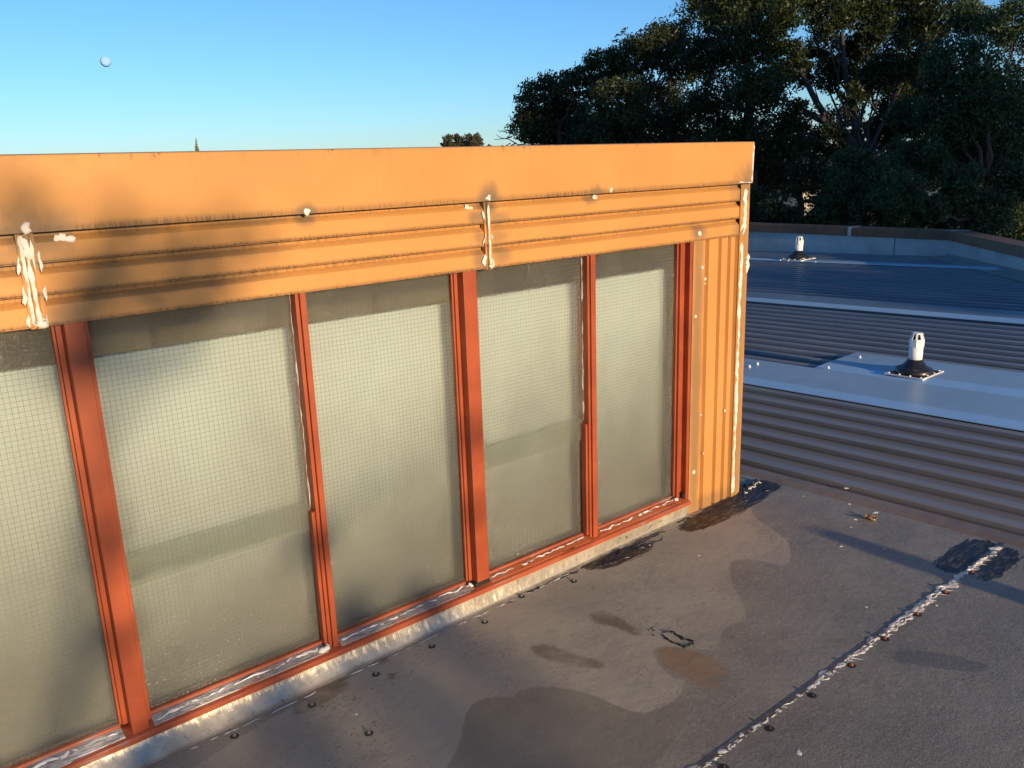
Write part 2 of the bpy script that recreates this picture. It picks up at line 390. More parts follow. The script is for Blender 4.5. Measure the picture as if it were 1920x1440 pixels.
def leaf_mat(name, c0, c1, trans=.35):
    t = NT(name)
    r = t.n('NewGeometry').outputs['Random Per Island'] if False else t.t.nodes['Geometry'].outputs['Random Per Island']
    cl = t.noise(.9, 3, .6)
    f = t.math('MULTIPLY_ADD', r, .55, t.math('MULTIPLY', t.ramp(cl, .3, .7), .45))
    col = t.mix(f, c0, c1)
    d = t.n('BsdfPrincipled', {'Base Color': col, 'Roughness': .45, 'Specular IOR Level': .35}).outputs[0]
    tl = t.n('BsdfTranslucent', {'Color': col}).outputs[0]
    t.t.links.new(t.n('MixShader', (trans, d, tl)).outputs[0], t.out.inputs[0]); return t.m
M_LEAF = leaf_mat('dark_evergreen_leaves', (.016, .029, .010), (.058, .080, .022))
M_LEAF2 = leaf_mat('grey_green_leaves', (.024, .036, .014), (.075, .090, .028))
M_LEAF3 = leaf_mat('bluish_shrub_leaves', (.026, .050, .020), (.080, .125, .048))
M_LEAF4 = leaf_mat('olive_far_leaves', (.06, .065, .03), (.13, .12, .055))
M_BARK = simple('brown_bark', (.075, .045, .028), .85, .4, 14, .8, bscale=30)
M_BARKG = simple('grey_bark', (.05, .043, .040), .85, .35, 12, .8, bscale=26)

# ------------------------------------------------------------------ ground and roof
gm = MB(); gm.add([(-4000,-4000,-5.2),(4000,-4000,-5.2),(4000,4000,-5.2),(-4000,4000,-5.2)], [(0,1,2,3)])
tag(gm.build('ground', simple('dry_ground', (.12, .11, .07), .9, .3, .4, .2)), kind='structure', label='dry ground below the roof reaching the horizon')

deck = MB()
pl = [(-5, -7), (6.3, -7), (6.3, -3.4), (7.4, -2.1), (13.3, 3.3), (13.3, 13), (-5, 13)]
n = len(pl)
deck.v = [(x, y, zr(y)-.06) for x, y in pl]+[(x, y, -5.2) for x, y in pl]
deck.f = [tuple(range(n)), tuple(range(n, 2*n))[::-1]]+[(i, n+i, n+(i+1) % n, (i+1) % n) for i in range(n)]
roof = deck.build('roof', simple('roof_substructure', (.12, .10, .09), .8, .2, 3, .1))
tag(roof, kind='structure', label='low roof of flat apron sheets and ribbed metal sheeting')

def sdf_poly(P, poly):
    poly = np.array(poly); d = np.full(len(P), 1e9); ins = np.zeros(len(P), bool); n = len(poly)
    for i in range(n):
        a, b = poly[i], poly[(i+1) % n]; e = b-a; w = P-a
        t = np.clip((w@e)/(e@e+1e-12), 0, 1); q = w-t[:, None]*e; d = np.minimum(d, (q**2).sum(1))
        c = ((a[1] > P[:, 1]) != (b[1] > P[:, 1])) & (P[:, 0] < (b[0]-a[0])*(P[:, 1]-a[1])/(b[1]-a[1]+1e-15)+a[0])
        ins ^= c
    return np.sqrt(d)*np.where(ins, -1, 1)
def smoothp(p, it=2):
    p = np.array(p, float)
    for _ in range(it):
        q = np.roll(p, -1, 0); p = np.stack([.75*p+.25*q, .25*p+.75*q], 1).reshape(-1, 2)
    return p
def pxpoly(pp, sm=1): return smoothp([G(*a)[:2] for a in pp], sm)
STAINS = {
 'silt': [[(100,1560),(960,1118),(1300,962),(1405,930),(1408,968),(1440,990),(1478,1015),(1484,1045),(1474,1066),(1430,1054),(1375,1050),(1365,1068),(1378,1110),(1407,1166),(1372,1172),(1350,1190),(1352,1222),(1310,1222),(1230,1213),(1222,1235),(1262,1278),(1287,1276),(1275,1310),(1230,1337),(1190,1341),(1150,1325),(1110,1305),(1060,1293),(1010,1290),(975,1299),(960,1313),(925,1309),(890,1319),(871,1345),(865,1400),(800,1500)]],
 'olive': [[(866,1400),(872,1345),(890,1320),(925,1310),(960,1314),(975,1300),(1010,1292),(1060,1295),(1110,1306),(1190,1342),(1230,1337),(1275,1312),(1300,1340),(1200,1480),(820,1480)]],
 'ring': [[(1068,1310),(1095,1300),(1112,1310),(1118,1345),(1140,1400),(1120,1402),(1085,1370),(1070,1340)]],
 'orange': [[(1226,1214),(1280,1218),(1320,1228),(1352,1248),(1367,1264),(1362,1275),(1322,1264),(1347,1282),(1352,1293),(1322,1293),(1280,1272),(1240,1248)]],
 'brown': [[(1100,1156),(1122,1146),(1160,1158),(1207,1192),(1195,1197),(1152,1177),(1120,1174)], [(994,1215),(1030,1210),(1080,1233),(1137,1245),(1125,1259),(1080,1253),(1030,1242),(1000,1229)], [(655,1230),(700,1222),(735,1236),(720,1252),(680,1250)], [(725,1268),(742,1264),(748,1274),(730,1280)], [(560,1310),(640,1270),(660,1290),(600,1330),(540,1350)]],
 'slate': [[(1672,1236),(1690,1221),(1760,1227),(1850,1249),(1858,1262),(1800,1264),(1720,1251),(1680,1249)]],
 'tar': [[(1748,1057),(1785,1028),(1822,1012),(1872,1020),(1850,1040),(1800,1078),(1765,1074)], [(1880,1028),(1915,1038),(1905,1066),(1855,1096),(1818,1086),(1850,1056)],
         [(1085,1058),(1125,1036),(1165,1032),(1222,1018),(1226,1032),(1150,1068),(1095,1072)], [(1265,992),(1300,968),(1388,925),(1425,898),(1473,908),(1430,938),(1375,972),(1300,1002)]],
}
def apron(name, x0, x1, y0, y1, dz, m, label, step=.012, edge=.0):
    nx = int((x1-x0)/step)+1; ny = int((y1-y0)/step)+1
    X, Y = np.meshgrid(np.linspace(x0, x1, nx), np.linspace(y0, y1, ny), indexing='ij')
    Z = zr(Y)+dz+.0004*np.sin(X*2.1+Y*1.3)+.0003*np.sin(X*5.2-Y*3.7)
    P = np.stack([X, Y, Z], 2); mb = MB(); mb.grid(P)
    # turned-down edges give the sheet its thickness
    ob = mb.build(name, m, roof, smooth=True); ob['label'] = label
    sol = ob.modifiers.new('thickness', 'SOLIDIFY'); sol.thickness = .002; sol.offset = -1
    Q = P.reshape(-1, 3)[:, :2]
    for nm, polys in STAINS.items():
        d = np.full(len(Q), 9.0)
        for pp in polys: d = np.minimum(d, sdf_poly(Q, pxpoly(pp, 2 if nm != 'tar' else 1)))
        a = ob.data.attributes.new(nm, 'FLOAT', 'POINT'); a.data.foreach_set('value', d.astype(np.float32))
    return ob
apron('apron_sheet', -3.5, 3.262, -1.03, 1.75, .004, M_AP1, 'dust stained flat roof sheet along the wall')
apron('apron_sheet', -3.5, 3.262, -3.0, -1.014, .0062, M_AP2, 'grained flat roof sheet beyond the white seam')
bk = MB(); bk.grid(np.array([[(x, y, zr(y)+.003) for y in (-6.9, -2.98)] for x in (-4.9, 3.262)])); bk.build('apron_sheet', M_AP2, roof)

# ribbed sheeting, four ribs to a sheet, ribs running along Y
def rib_profile(x0, nr, pitch=.2):
    p = []
    for i in range(nr):
        a = x0+i*pitch
        p += [(a, 0.0), (a+.042, .001), (a+.084, 0.0), (a+.118, .0), (a+.1185, -.010), (a+.1245, -.010), (a+.127, .024), (a+.130, .027), (a+.184, .027), (a+.187, .024), (a+.189, -.010), (a+.197, -.010), (a+.1985, 0.0)]
    p.append((x0+nr*pitch+.012, .0)); return p
def ydiag(x): return -2.1+(x-7.4)*(5.4/5.9)
x = 3.235; k = 0
while x < 12.85:
    nr = 4 if x+.8 < 12.9 else 3
    ya = -6.8 if x < 5.6 else max(-6.8, ydiag(x+.8)-.05) if x > 6.6 else -3.5
    prof = rib_profile(x, nr); mb = MB()
    ys = [ya, 0.0, 4.0, 12.8]
    mb.grid(np.array([[(px, yy, zr(yy)+pz+.005+(.0012 if k % 2 else 0)) for px, pz in prof] for yy in ys]))
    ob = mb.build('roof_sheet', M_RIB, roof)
    x += nr*.2; k += 1
# left of the clerestory the ribbed roof carries on behind it
mb = MB(); prof = []
for i in range(10): prof += rib_profile(-4.9+i*.8, 4)[:-1]
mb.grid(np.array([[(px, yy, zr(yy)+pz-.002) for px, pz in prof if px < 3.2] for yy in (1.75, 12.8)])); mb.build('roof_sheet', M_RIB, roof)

# folded edge strip between the apron and the first rib
mb = MB(); mb.prism([(3.235, .0), (3.262, .013), (3.318, .013), (3.330, .0)], 'y', -6.8, 2.0, 1, True, lambda a, b, c: (a, b, c+zr(b)+.006))
mb.build('edge_strip', simple('brown_edge_strip', (.20, .158, .125), .5, .2, 20, .2), roof)

def flashing(x0, lip, x1, ya, yb, m, ml, hz, label, cut=0.0):
    hz = max(hz, .052)
    mb = MB()
    v = [(x0+lip, ya, hz), (x1, ya, hz), (x1, yb-cut*1.0, hz), (x0+lip, yb, hz)]
    v = [(a, b, c+zr(b)) for a, b, c in v]+[(a, b, c-.002+zr(b)) for a, b, c in v]
    mb.add(v, [(0,1,2,3),(7,6,5,4),(1,5,6,2),(2,6,7,3),(0,4,5,1)])
    ob = mb.build('cover_flashing', m, roof); ob['label'] = label
    lp = MB(); q = [(x0+lip, ya, hz), (x0+lip, yb, hz), (x0, yb, .043), (x0, ya, .043)]
    q = [(a, b, c+zr(b)+.0005) for a, b, c in q]; q += [(a, b, c-.004) for a, b, c in q]
    lp.add(q, [(0,1,2,3),(7,6,5,4),(2,6,7,3),(1,5,6,2),(0,3,7,4)])
    lp.build('folded_lip', ml, ob); return ob
fl1 = flashing(4.62, .13, 5.24, -2.6, 2.5, M_FLA, M_LIPF, .041, 'pale flashing sheet crossing the ribs near the vent')
fl2 = flashing(5.26, .16, 5.88, -3.2, .98, M_FLA, M_LIPF, .047, 'pale cut-cornered flashing sheet under the near vent', cut=-.02)
fl3 = flashing(7.72, .18, 8.30, -1.6, 5.4, simple('blue_grey_flashing', (.13, .20, .27), .34, .1, 5, .05, spec=.7), M_LIPF, .050, 'long pale flashing strip in the middle of the ribbed roof')  # dim reflection on the flat part is painted in as darker blue-grey
fl4 = flashing(11.40, .18, 11.75, 2.0, 9.0, simple('blue_grey_flashing_far', (.12, .19, .26), .34, .1, 5, .05, spec=.7), M_LIPF, .048, 'far pale flashing strip beside the far vent')  # flat part darkened in its colour for a dim reflection, lip brightened

def screw(c, r, m, parent, washer=True, tilt=0):
    mb = MB(); mb.lathe(c, [(r, 0), (r, r*.35), (r*.62, r*.55), (r*.62, r*1.15), (r*.4, r*1.3)], 6)
    s = mb.build('screw', m, parent)
    if washer:
        w = MB(); w.lathe(c, [(r*1.9, -.001), (r*1.9, .0015), (r*1.2, .003)], 12); w.build('washer', M_RING, s)
    return s
for (px, py) in ((440,1381),(585,1323),(705,1265),(810,1213),(909,1167),(978,1119),(1076,1090),(1218,1024),(692,1376)):
    g = G(px, py, .005); screw((g[0], g[1], zr(g[1])+.005), .0065, M_SCREW, roof)
for i, (px, py) in enumerate(((1357,1437),(1443,1364),(1523,1302),(1597,1246),(1659,1196),(1720,1150),(1773,1109),(1822,1072))):
    g = G(px, py, .012); screw((g[0], g[1], zr(g[1])+.0070), .0075, M_RUST if i > 2 else M_RING, roof)
for (px, py, ob, hz) in ((1405,691,fl1,.042),(1420,686,fl1,.042),(1553,691,fl2,.05),(1612,671,fl2,.05),(1463,489,fl4,.05),(1478,490,fl4,.05),(1529,492,fl4,.05)):
    g = G(px, py, hz); screw((g[0], g[1], zr(g[1])+.052), .013 if hz < .05 or px < 1500 else .012, M_WHITE, ob, False)

# lap seam: foamy sealant squeezed out along the joint between the two apron sheets
mb = MB()
def rz(x, y, h=.0072): return (x, y, zr(y)+h)
mb.smear([rz(.9, -1.020, .0072), rz(1.9, -1.021, .0072), rz(3.16, -1.022, .0075)], .010, .0016, (0, 0, 1), 3, .5, .006, .3)
mb.smear([rz(1.9, -1.031), rz(2.75, -1.033)], .008, .0018, (0, 0, 1), 5, .7, .005, .5)
mb.smear([rz(2.72, -1.022), rz(3.2, -1.024)], .015, .0026, (0, 0, 1), 9, .7, .005, .4)
q = np.random.default_rng(11)
for i in range(260):                        # pulled-out strings and tongues
    xx = 1.3+1.75*q.random(); L = .012+.020*q.random(); a = -1.25+.5*q.random()
    p0 = rz(xx, -1.026, .0068); p1 = (xx+L*.55*q.normal(.6, .5), -1.030-L*q.random(), zr(-1.03)+.0066+.004*q.random()*(xx > 2))
    w = .0015+.0018*q.random(); mb.add([(p0[0]-w, p0[1], p0[2]), (p0[0]+w, p0[1], p0[2]), (p0[0]+w, p0[1], p0[2]+.003), p1], [(0,1,3),(1,2,3),(2,0,3)])
sea = mb.build('lap_sealant', M_SEAL, roof, smooth=False); sea['label'] = 'foamy white sealant squeezed along the lap seam'
mb = MB(); mb.smear([rz(.8, -1.021, .0068), rz(2.0, -1.022, .0068), rz(2.8, -1.020, .0068)], .020, .0010, (0, 0, 1), 21, .4, .010, .3); mb.build('sealant_smear', simple('thin_pale_sealant', (.52, .50, .46), .7, .4, 26, .4), roof)

# ------------------------------------------------------------------ clerestory
cl = empty('clerestory', (1.2, 0.0, 0.0), 'low rooftop clerestory with orange tan metal fascia, wired glass panes and red timber frames', 'clerestory')
XL, XR, YB = -1.75, 3.022, 1.7
XJ1, XJ2 = .379, 1.650
# body behind the face: roof, ends and back, lining
mb = MB(); mb.box(XL, XR-.004, .03, YB, 1.470, 1.500); mb.build('top_sheet', M_BODY, cl)
mb = MB(); mb.box(XR-.04, XR-.006, .06, YB-.002, -.05, 1.468); mb.build('end_wall', M_BODY, cl)
mb = MB(); mb.box(XL, XL+.04, .06, YB-.002, -.05, 1.468); mb.build('end_wall', M_BODY, cl)
mb = MB(); mb.box(XL+.001, XR-.042, YB-.045, YB-.004, -.1, 1.468); mb.build('back_wall', M_IN, cl)
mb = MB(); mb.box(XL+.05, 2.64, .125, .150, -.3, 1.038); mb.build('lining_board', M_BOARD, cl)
mb = MB(); mb.box(XL+.05, 2.655, .06, .30, 1.155, 1.2); mb.build('head_lining', M_IN, cl)
mb = MB(); mb.box(2.660, 2.675, .06, .60, -.05, 1.15); mb.build('reveal_lining', M_IN, cl)

# fascia capping
mb = MB()
prof = [(-.014, 1.356), (-.014, 1.5155), (-.012, 1.5175), (.055, 1.521), (.055, 1.515), (-.008, 1.512), (-.010, 1.359), (.012, 1.3585), (.012, 1.356)]
mb.prism(prof, 'x', XL, XR+.002, 30)
fas = mb.build('fascia_capping', M_TAN, cl, smooth=False); fas['label'] = 'plain orange tan fascia band with soot marks'
# cladding panels
def clad(x0, x1):
    f = [(.016, 1.357), (.014, 1.346), (.0, 1.333), (-.0005, 1.3325), (.0, 1.2925), (-.004, 1.2905), (-.004, 1.2888), (.006, 1.2885), (.018, 1.2865), (.018, 1.2775), (.0005, 1.2640), (.0, 1.263),
         (.0, 1.2225), (-.004, 1.2205), (-.004, 1.2188), (.006, 1.2185), (.018, 1.2165), (.018, 1.2075), (.0005, 1.1940), (.0, 1.193), (-.001, 1.1535), (-.003, 1.1515), (-.003, 1.1490), (.030, 1.1490), (.030, 1.357)]
    mb = MB(); mb.prism(f, 'x', x0, x1, 12); return mb.build('cladding_panel', M_TAN, cl)
clad(XL, XJ1-.012); clad(XJ1+.012, XJ2-.009); clad(XJ2+.009, 2.992)
def joint(xc, w, seed, sidel, sider):
    mb = MB(); mb.prism([(xc-w, .012), (xc-w, -.006), (xc-w*.45, -.006), (xc-w*.30, -.014), (xc+w*.30, -.014), (xc+w*.45, -.006), (xc+w, -.006), (xc+w, .012)], 'z', 1.147, 1.354)
    j = mb.build('joint_strip', M_TAN, cl)
    s = MB()
    s.smear([(xc-w*.1, -.014, 1.345), (xc, -.014, 1.26), (xc+w*.1, -.014, 1.155)], w*.5, .0014, (0, -1, 0), seed, .3, .005, .12)
    if w > .015:
        s.smear([(xc-w*.5, -.009, 1.35), (xc-w*.45, -.008, 1.28), (xc-w*.5, -.007, 1.20), (xc-w*.6, -.007, 1.15)], w*.6, .0018, (0, -1, 0), seed+8, .25, .006, .2)
        s.smear([(xc-w*.3, -.013, 1.352), (xc+w*.1, -.014, 1.325), (xc+w*.2, -.014, 1.30)], w*1.3, .0014, (0, -1, 0), seed+9, .25, .006, .1)
        s.smear([(xc+w*.55, -.009, 1.34), (xc+w*.55, -.009, 1.27)], w*.35, .0015, (0, -1, 0), seed+10, .25, .006, .1)
    s.blob((xc+w*.15, -.015, 1.366), .013 if w > .015 else .0085, (0, -1, 0), seed+1, .35)
    for (z0, z1, sd) in sidel: s.smear([(xc-w-.002, -.005, z0), (xc-w-.001, -.005, z1)], .008, .0020, (0, -1, 0), seed+sd, .3, .004, .3)
    for (z0, z1, sd) in sider: s.smear([(xc+w+.003, -.005, z0), (xc+w+.002, -.005, z1)], .007, .0020, (0, -1, 0), seed+sd+30, .3, .004, .3)
    s.blob((xc+w*.2, -.012, 1.158), w*.7, (0, -1, 0), seed+5, .3)
    so = s.build('sealant', M_SEAL, j, smooth=True)
    for dx in (-.35, .45):
        r = MB(); r.lathe((0, 0, 0), [(.0035, 0), (.0035, .0015), (.002, .003)], 10)
        r.v = [(xc+dx*w+a, -.013-c, 1.163+b) for a, b, c in r.v]; r.build('rivet', M_SCREW, j)
    return j
joint(XJ1, .018, 40, ((1.315, 1.268, 1), (1.245, 1.20, 2), (1.18, 1.152, 3)), ((1.315, 1.27, 1), (1.24, 1.205, 2), (1.178, 1.152, 3)))
joint(XJ2, .0125, 60, ((1.33, 1.30, 1), (1.262, 1.225, 2), (1.195, 1.155, 3)), ((1.255, 1.235, 2), (1.18, 1.15, 3)))
# dabs of sealant on fascia and cladding
def dab(parts, label=None):
    s = MB()
    for p in parts: s.blob(*p)
    o = s.build('sealant_dab', M_SEAL, cl, smooth=True); return o
ny = (0, -1, 0)
w = W(576, 397, -.014); dab([((w[0], -.0145, w[2]), .009, ny, 1, .25)])
w = W(1146, 357, -.014); dab([((w[0], -.0145, w[2]), .008, ny, 2, .25), ((w[0], -.0145, w[2]+.008), .004, ny, 3, .25)])
w = W(118, 446); dab([((w[0], .003, w[2]), .012, ny, 4, .3), ((w[0]+.014, .0, w[2]-.004), .010, ny, 5, .3), ((w[0]-.010, .002, w[2]-.002), .008, ny, 6, .3)])
w = W(878, 390); dab([((w[0], .006, w[2]), .010, ny, 7, .3), ((w[0]+.015, .004, w[2]-.003), .007, ny, 8, .3)])
w = W(1118, 371); dab([((w[0], .008, w[2]), .012, ny, 9, .3)])
w = W(1311, 439); dab([((w[0], -.003, w[2]), .010, ny, 10, .3)])
for i, (px, py, r) in enumerate(((1317,502,.010),(1322,523,.009),(1322,532,.006),(1304,593,.009),(1301,885,.011),(1358,770,.007),(1314,778,.005),(1318,850,.005))):
    w = W(px, py, .002); dab([((w[0], .001 if px < 1330 else -.001, w[2]), r*.8, ny, 70+i, .3)])

# vertical ribbed panel right of the windows
xs = 2.672; f = [(xs, .035), (xs, .002), (2.742, .002)]
for g in (2.750, 2.832, 2.893, 2.942):
    f += [(g-.006, .002 if g < 2.76 else .0), (g, .014), (g+.010, .014), (g+.016, .0)]
f += [(2.985, .0), (2.985, .035)]
mb = MB(); mb.prism(f, 'z', -.012, 1.148); vp = mb.build('vertical_cladding', M_TANV, cl); vp['label'] = 'ribbed tan sheet beside the last pane'
mb = MB(); mb.prism([(2.958, .0), (2.958, -.006), (3.018, -.006), (3.024, .0), (3.024, .10), (3.018, .10), (3.018, .002)], 'z', -.012, 1.353); ct = mb.build('corner_trim', M_TANV, cl, bevel=.0015)
mb = MB()
mb.smear([(2.972, -.0062, .02), (2.975, -.0062, .45), (2.974, -.0062, .8), (2.979, -.0062, 1.12)], .015, .0014, ny, 90, .30, .006, .15)
mb.smear([(2.985, -.0062, 1.15), (2.988, -.0062, 1.25), (2.990, -.0062, 1.335)], .013, .0022, ny, 91, .5, .005, .25)
mb.smear([(2.965, -.0062, 1.165), (2.985, -.0062, 1.20)], .016, .0022, ny, 92, .5, .006, .25)
mb.smear([(3.018, -.006, .99), (3.020, -.004, 1.07)], .018, .0020, ny, 93, .5, .006, .2)
mb.build('sealant', M_SEAL, ct, smooth=True)
mb = MB(); mb.smear([(3.017, -.0142, 1.360), (3.019, -.0142, 1.44), (3.020, -.0142, 1.512)], .010, .0018, ny, 94, .4, .006, .2)
mb.smear([(2.93, -.0142, 1.362), (3.018, -.0142, 1.361)], .004, .0016, ny, 95, .4, .006, .3); mb.build('end_sealant', M_SEAL, fas, smooth=True)
# red timber trim strip at the reveal
mb = MB(); mb.box(2.655, 2.671, .004, .045, .06, 1.147); mb.build('reveal_trim', M_RED, cl, bevel=.001)

# mullions ----------------------------------------------------------
def mull_wide(x0, x1, z0=.066):
    e = MB(); e.box(x0+.001, x1+.010, .0305, .085, .085, 1.154); m_ = e.build('mullion', M_RED, cl)
    c = MB(); c.box(x0, x1, .0, .030, z0, 1.1485); c.build('cover_strip', M_RED, m_, bevel=.0015)
    b = MB(); b.box(x0-.013, x0-.0005, .030, .045, .095, 1.150); b.build('glazing_bead', M_RED, m_, bevel=.001)
    b = MB(); b.box(x0-.020, x0-.0135, .036, .045, .095, 1.150); b.build('glazing_bead', M_RED, m_, bevel=.001)
    b = MB(); b.box(x1+.0005, x1+.011, .013, .045, .090, 1.150); b.build('glazing_bead', M_RED, m_, bevel=.001)
    return m_
def mull_thin(x0, x1, low=None):
    e = MB(); e.box(x0+.012, x1+.004, .0405, .085, .085, 1.154); m_ = e.build('mullion', M_RED, cl)
    c = MB(); c.box(x0+.018, x1, .008, .040, .074, 1.1485); c.build('cover_strip', M_RED, m_, bevel=.0015)
    b = MB(); b.box(x0+.007, x0+.0175, .016, .043, .080, 1.150); b.build('glazing_bead', M_RED, m_, bevel=.001)
    if low:
        b = MB(); b.box(x0-.004, x0+.0065, .022, .044, .090, low); b.build('glazing_bead', M_RED, m_, bevel=.001)
    p = MB()                                  # ragged putty along the glass edge
    p.smear([(x0+.004, .042, low+.01 if low else .1), (x0+.004, .042, 1.145)], .0026, .0010, (-.7, -.7, 0), int(x0*1000), .6, .006, .3)
    p.build('putty', M_SEALD, m_); return m_
M1 = (.428, .470); M2 = (.992, 1.027); M3 = (1.551, 1.601); M4 = (2.096, 2.137)
mull_wide(*M1); mull_thin(*M2, low=.515); mull_wide(*M3, z0=.09); mull_thin(*M4, low=.53)
mull_thin(-.160, -.125); mull_wide(-.720, -.675); mull_thin(-1.27, -1.23)
# jamb post
e = MB(); e.box(2.640, 2.6545, .030, .085, .085, 1.154); j = e.build('jamb_post', M_RED, cl)
b = MB(); b.box(2.622, 2.6395, .024, .0455, .085, 1.152); b.build('glazing_bead', M_RED, j, bevel=.001)
b = MB(); b.box(2.613, 2.6215, .034, .0455, .090, 1.152); b.build('glazing_bead', M_RED, j, bevel=.001)
# head rail
e = MB(); e.box(XL+.05, 2.654, .030, .046, 1.1445, 1.1485); e.build('head_rail', M_RED, cl)

# glass ---------------------------------------------------------------
CELL = .0127
def pane(x0, x1, z0, z1, y=.050, seed=0, tiltless=True):
    mb = MB(); mb.box(x0, x1, y, y+.001, z0, z1)
    ob = mb.build('glass_pane', M_GLASS, cl); ob.data.materials.append(M_GLASSB)
    for i, p in enumerate(ob.data.polygons): p.material_index = 0 if i == 2 else 1
    q = np.random.default_rng(seed); wr = MB(); r = .00036; yy = y-.0006
    def strip(P):                            # thin three-sided wire
        n = len(P); o = len(wr.v)
        for k in range(n):
            a = P[max(k-1, 0)]; b = P[min(k+1, n-1)]; d = (b[0]-a[0], b[1]-a[1]); L = math.hypot(*d)+1e-9; nx, nz = -d[1]/L*r, d[0]/L*r
            wr.v += [(P[k][0]+nx, yy, P[k][1]+nz), (P[k][0]-nx, yy, P[k][1]-nz), (P[k][0], yy-r, P[k][1])]
        for k in range(n-1):
            for j in range(3): wr.f.append((o+3*k+j, o+3*k+(j+1) % 3, o+3*k+3+(j+1) % 3, o+3*k+3+j))
    ph = q.random(4)*6; off = q.random(2)*CELL
    wav = lambda a, b, k: .0012*math.sin(a*7+ph[k])*math.cos(b*5+ph[k+1])+.0005*math.sin(a*40+b*17+ph[k])
    for i in range(int((x1-x0)/CELL)+1):
        xx = x0+off[0]+i*CELL
        if xx < x1-.002: strip([(xx+wav(z, xx, 0), z) for z in np.linspace(z0+.001, z1-.001, max(3, int((z1-z0)/.06)))])
    for i in range(int((z1-z0)/CELL)+1):
        zz = z0+off[1]+i*CELL
        if zz < z1-.002: strip([(x, zz+wav(x, zz, 1)) for x in np.linspace(x0+.001, x1-.001, max(3, int((x1-x0)/.06)))])
    w_ = wr.build('wire_mesh', M_WIRE, ob); w_['kind'] = 'stuff'; return ob
g = .085
pane(-.120, .415, g, 1.150, seed=1)
pane(.483, 1.002, g, .535, .056, 2); pane(.483, 1.0, .452, 1.150, .048, 3)
pane(1.032, 1.537, g, 1.150, seed=4)
pane(1.614, 2.104, g, .545, .056, 5); pane(1.614, 2.102, .465, 1.150, .048, 6)
pane(2.142, 2.625, g, 1.150, seed=7)
pane(-.663, -.157, g, 1.150, seed=8); pane(-1.225, -.735, g, 1.150, seed=9); pane(XL+.06, -1.265, g, 1.150, seed=10)

def ledge():
    t = NT('weathered_peeling_ledge'); x, y, z = t.xyz()
    s1 = t.noise(1.0, 6, .7, t.scale(t.pos, (26, 260, 120)), .9); s2 = t.noise(1.0, 6, .75, t.scale(t.pos, (13, 170, 70)), .8); b = t.noise(5, 4)
    col = t.mix(t.ramp(s1, .35, .65), (.14, .13, .13), (.40, .385, .37))
    col = t.mix(t.ramp(t.math('ADD', s2, t.math('MULTIPLY', b, .4)), .72, .80), col, (.70, .69, .67))
    red = t.ramp(t.math('ADD', t.math('ADD', s2, t.math('MULTIPLY', t.ramp(x, 1.5, 1.7), .22)), t.math('MULTIPLY', b, -.25)), .44, .50)
    col = t.mix(red, col, t.mix(b, (.36, .075, .02), (.50, .12, .03)))
    col = t.mix(t.ramp(s1, .66, .70, 0, .95), col, (.018, .016, .016))
    col = t.mix(t.ramp(s1, .30, .34, .95, 0), col, (.018, .016, .016))
    return t.set(Base_Color=col, Roughness=.85, Normal=t.bump(s1, 1.0, .004))
M_LEDGE = ledge()
# sill ------------------------------------------------------------------
mb = MB(); mb.prism([(.085, .085), (.030, .085), (-.002, .076), (-.012, .073), (-.014, .0705), (-.014, .0575), (-.010, .055), (.085, .04)], 'x', XL, 2.668, 40); sill = mb.build('sill', M_SILL, cl); sill['label'] = 'cracked red timber sill with torn caulking'
for (a, b) in ((.483, .99), (1.033, 1.535), (1.612, 2.09), (2.142, 2.62), (-.12, .41)):
    mb = MB(); mb.prism([(.0465, .084), (.0465, .095), (.040, .093), (.036, .0848)], 'x', a, b, 8); mb.build('bottom_bead', M_SILL, sill)
    mb = MB(); mb.prism([(.0355, .0845), (.0355, .0870), (.029, .0866), (.000, .0785), (-.001, .0765), (.029, .0848)], 'x', a, b, 8); mb.build('weathered_ledge', M_LEDGE, sill)
q = np.random.default_rng(5)
def caulk_run(x0, x1, heavy, seed):
    q = np.random.default_rng(seed); wb = MB(); gb = MB(); kb = MB(); L = x1-x0
    def zs(y): return .0850 if y > .03 else .076+(y+.002)/.032*.009
    n = int(L/.055*heavy)
    for i in range(n):
        xa = x0+q.random()*L; ln = .04+.10*q.random(); y0 = .004+.026*q.random(); y1 = y0+.008*q.normal()
        xb = min(x1, xa+ln); t = (gb if q.random() < .55 else wb)
        t.smear([(xa, y0, zs(y0)), (xb, y1, zs(y1))], .0035+.006*q.random(), .0013, (0, -.27, .96), seed*100+i, .5, .004, .35)
    wb.smear([(x0+.005, .022, zs(.022)+.001), (x0+L*.35, .020, zs(.02)+.001), (x0+L*.62, .024, zs(.024)+.001), (x1-.004, .027, zs(.027)+.001)], .0075 if heavy > .6 else .0055, .0022, (0, -.27, .96), seed+7, .6, .005, .4)
    for i in range(int(L/.06)):
        xa = x0+q.random()*L; y0 = .0+.024*q.random(); kb.smear([(xa, y0, zs(y0)+.0008), (min(x1, xa+.03+.09*q.random()), y0+.004*q.normal(), zs(y0)+.0008)], .0026, .0006, (0, -.27, .96), seed*77+i, .5, .005, .5)
    wb.build('caulk', M_CAULK, sill, smooth=True); gb.build('old_caulk', M_SEALD, sill, smooth=True); kb.build('crack', M_BLACK, sill)
caulk_run(-.12, .41, .8, 1); caulk_run(.483, .99, 1.0, 2); caulk_run(1.033, 1.54, 1.2, 3); caulk_run(1.612, 2.09, .35, 4); caulk_run(2.142, 2.615, .5, 5)
for i, (c_, r_) in enumerate((((.978, .010, .084), .013), ((.988, .008, .090), .008), ((1.532, .018, .091), .009), ((2.605, .018, .090), .011))):
    mb = MB(); mb.blob(c_, r_, (0, -.4, 1), 5+i, .5, .4); mb.build('caulk_lump', M_CAULK, sill, smooth=True)
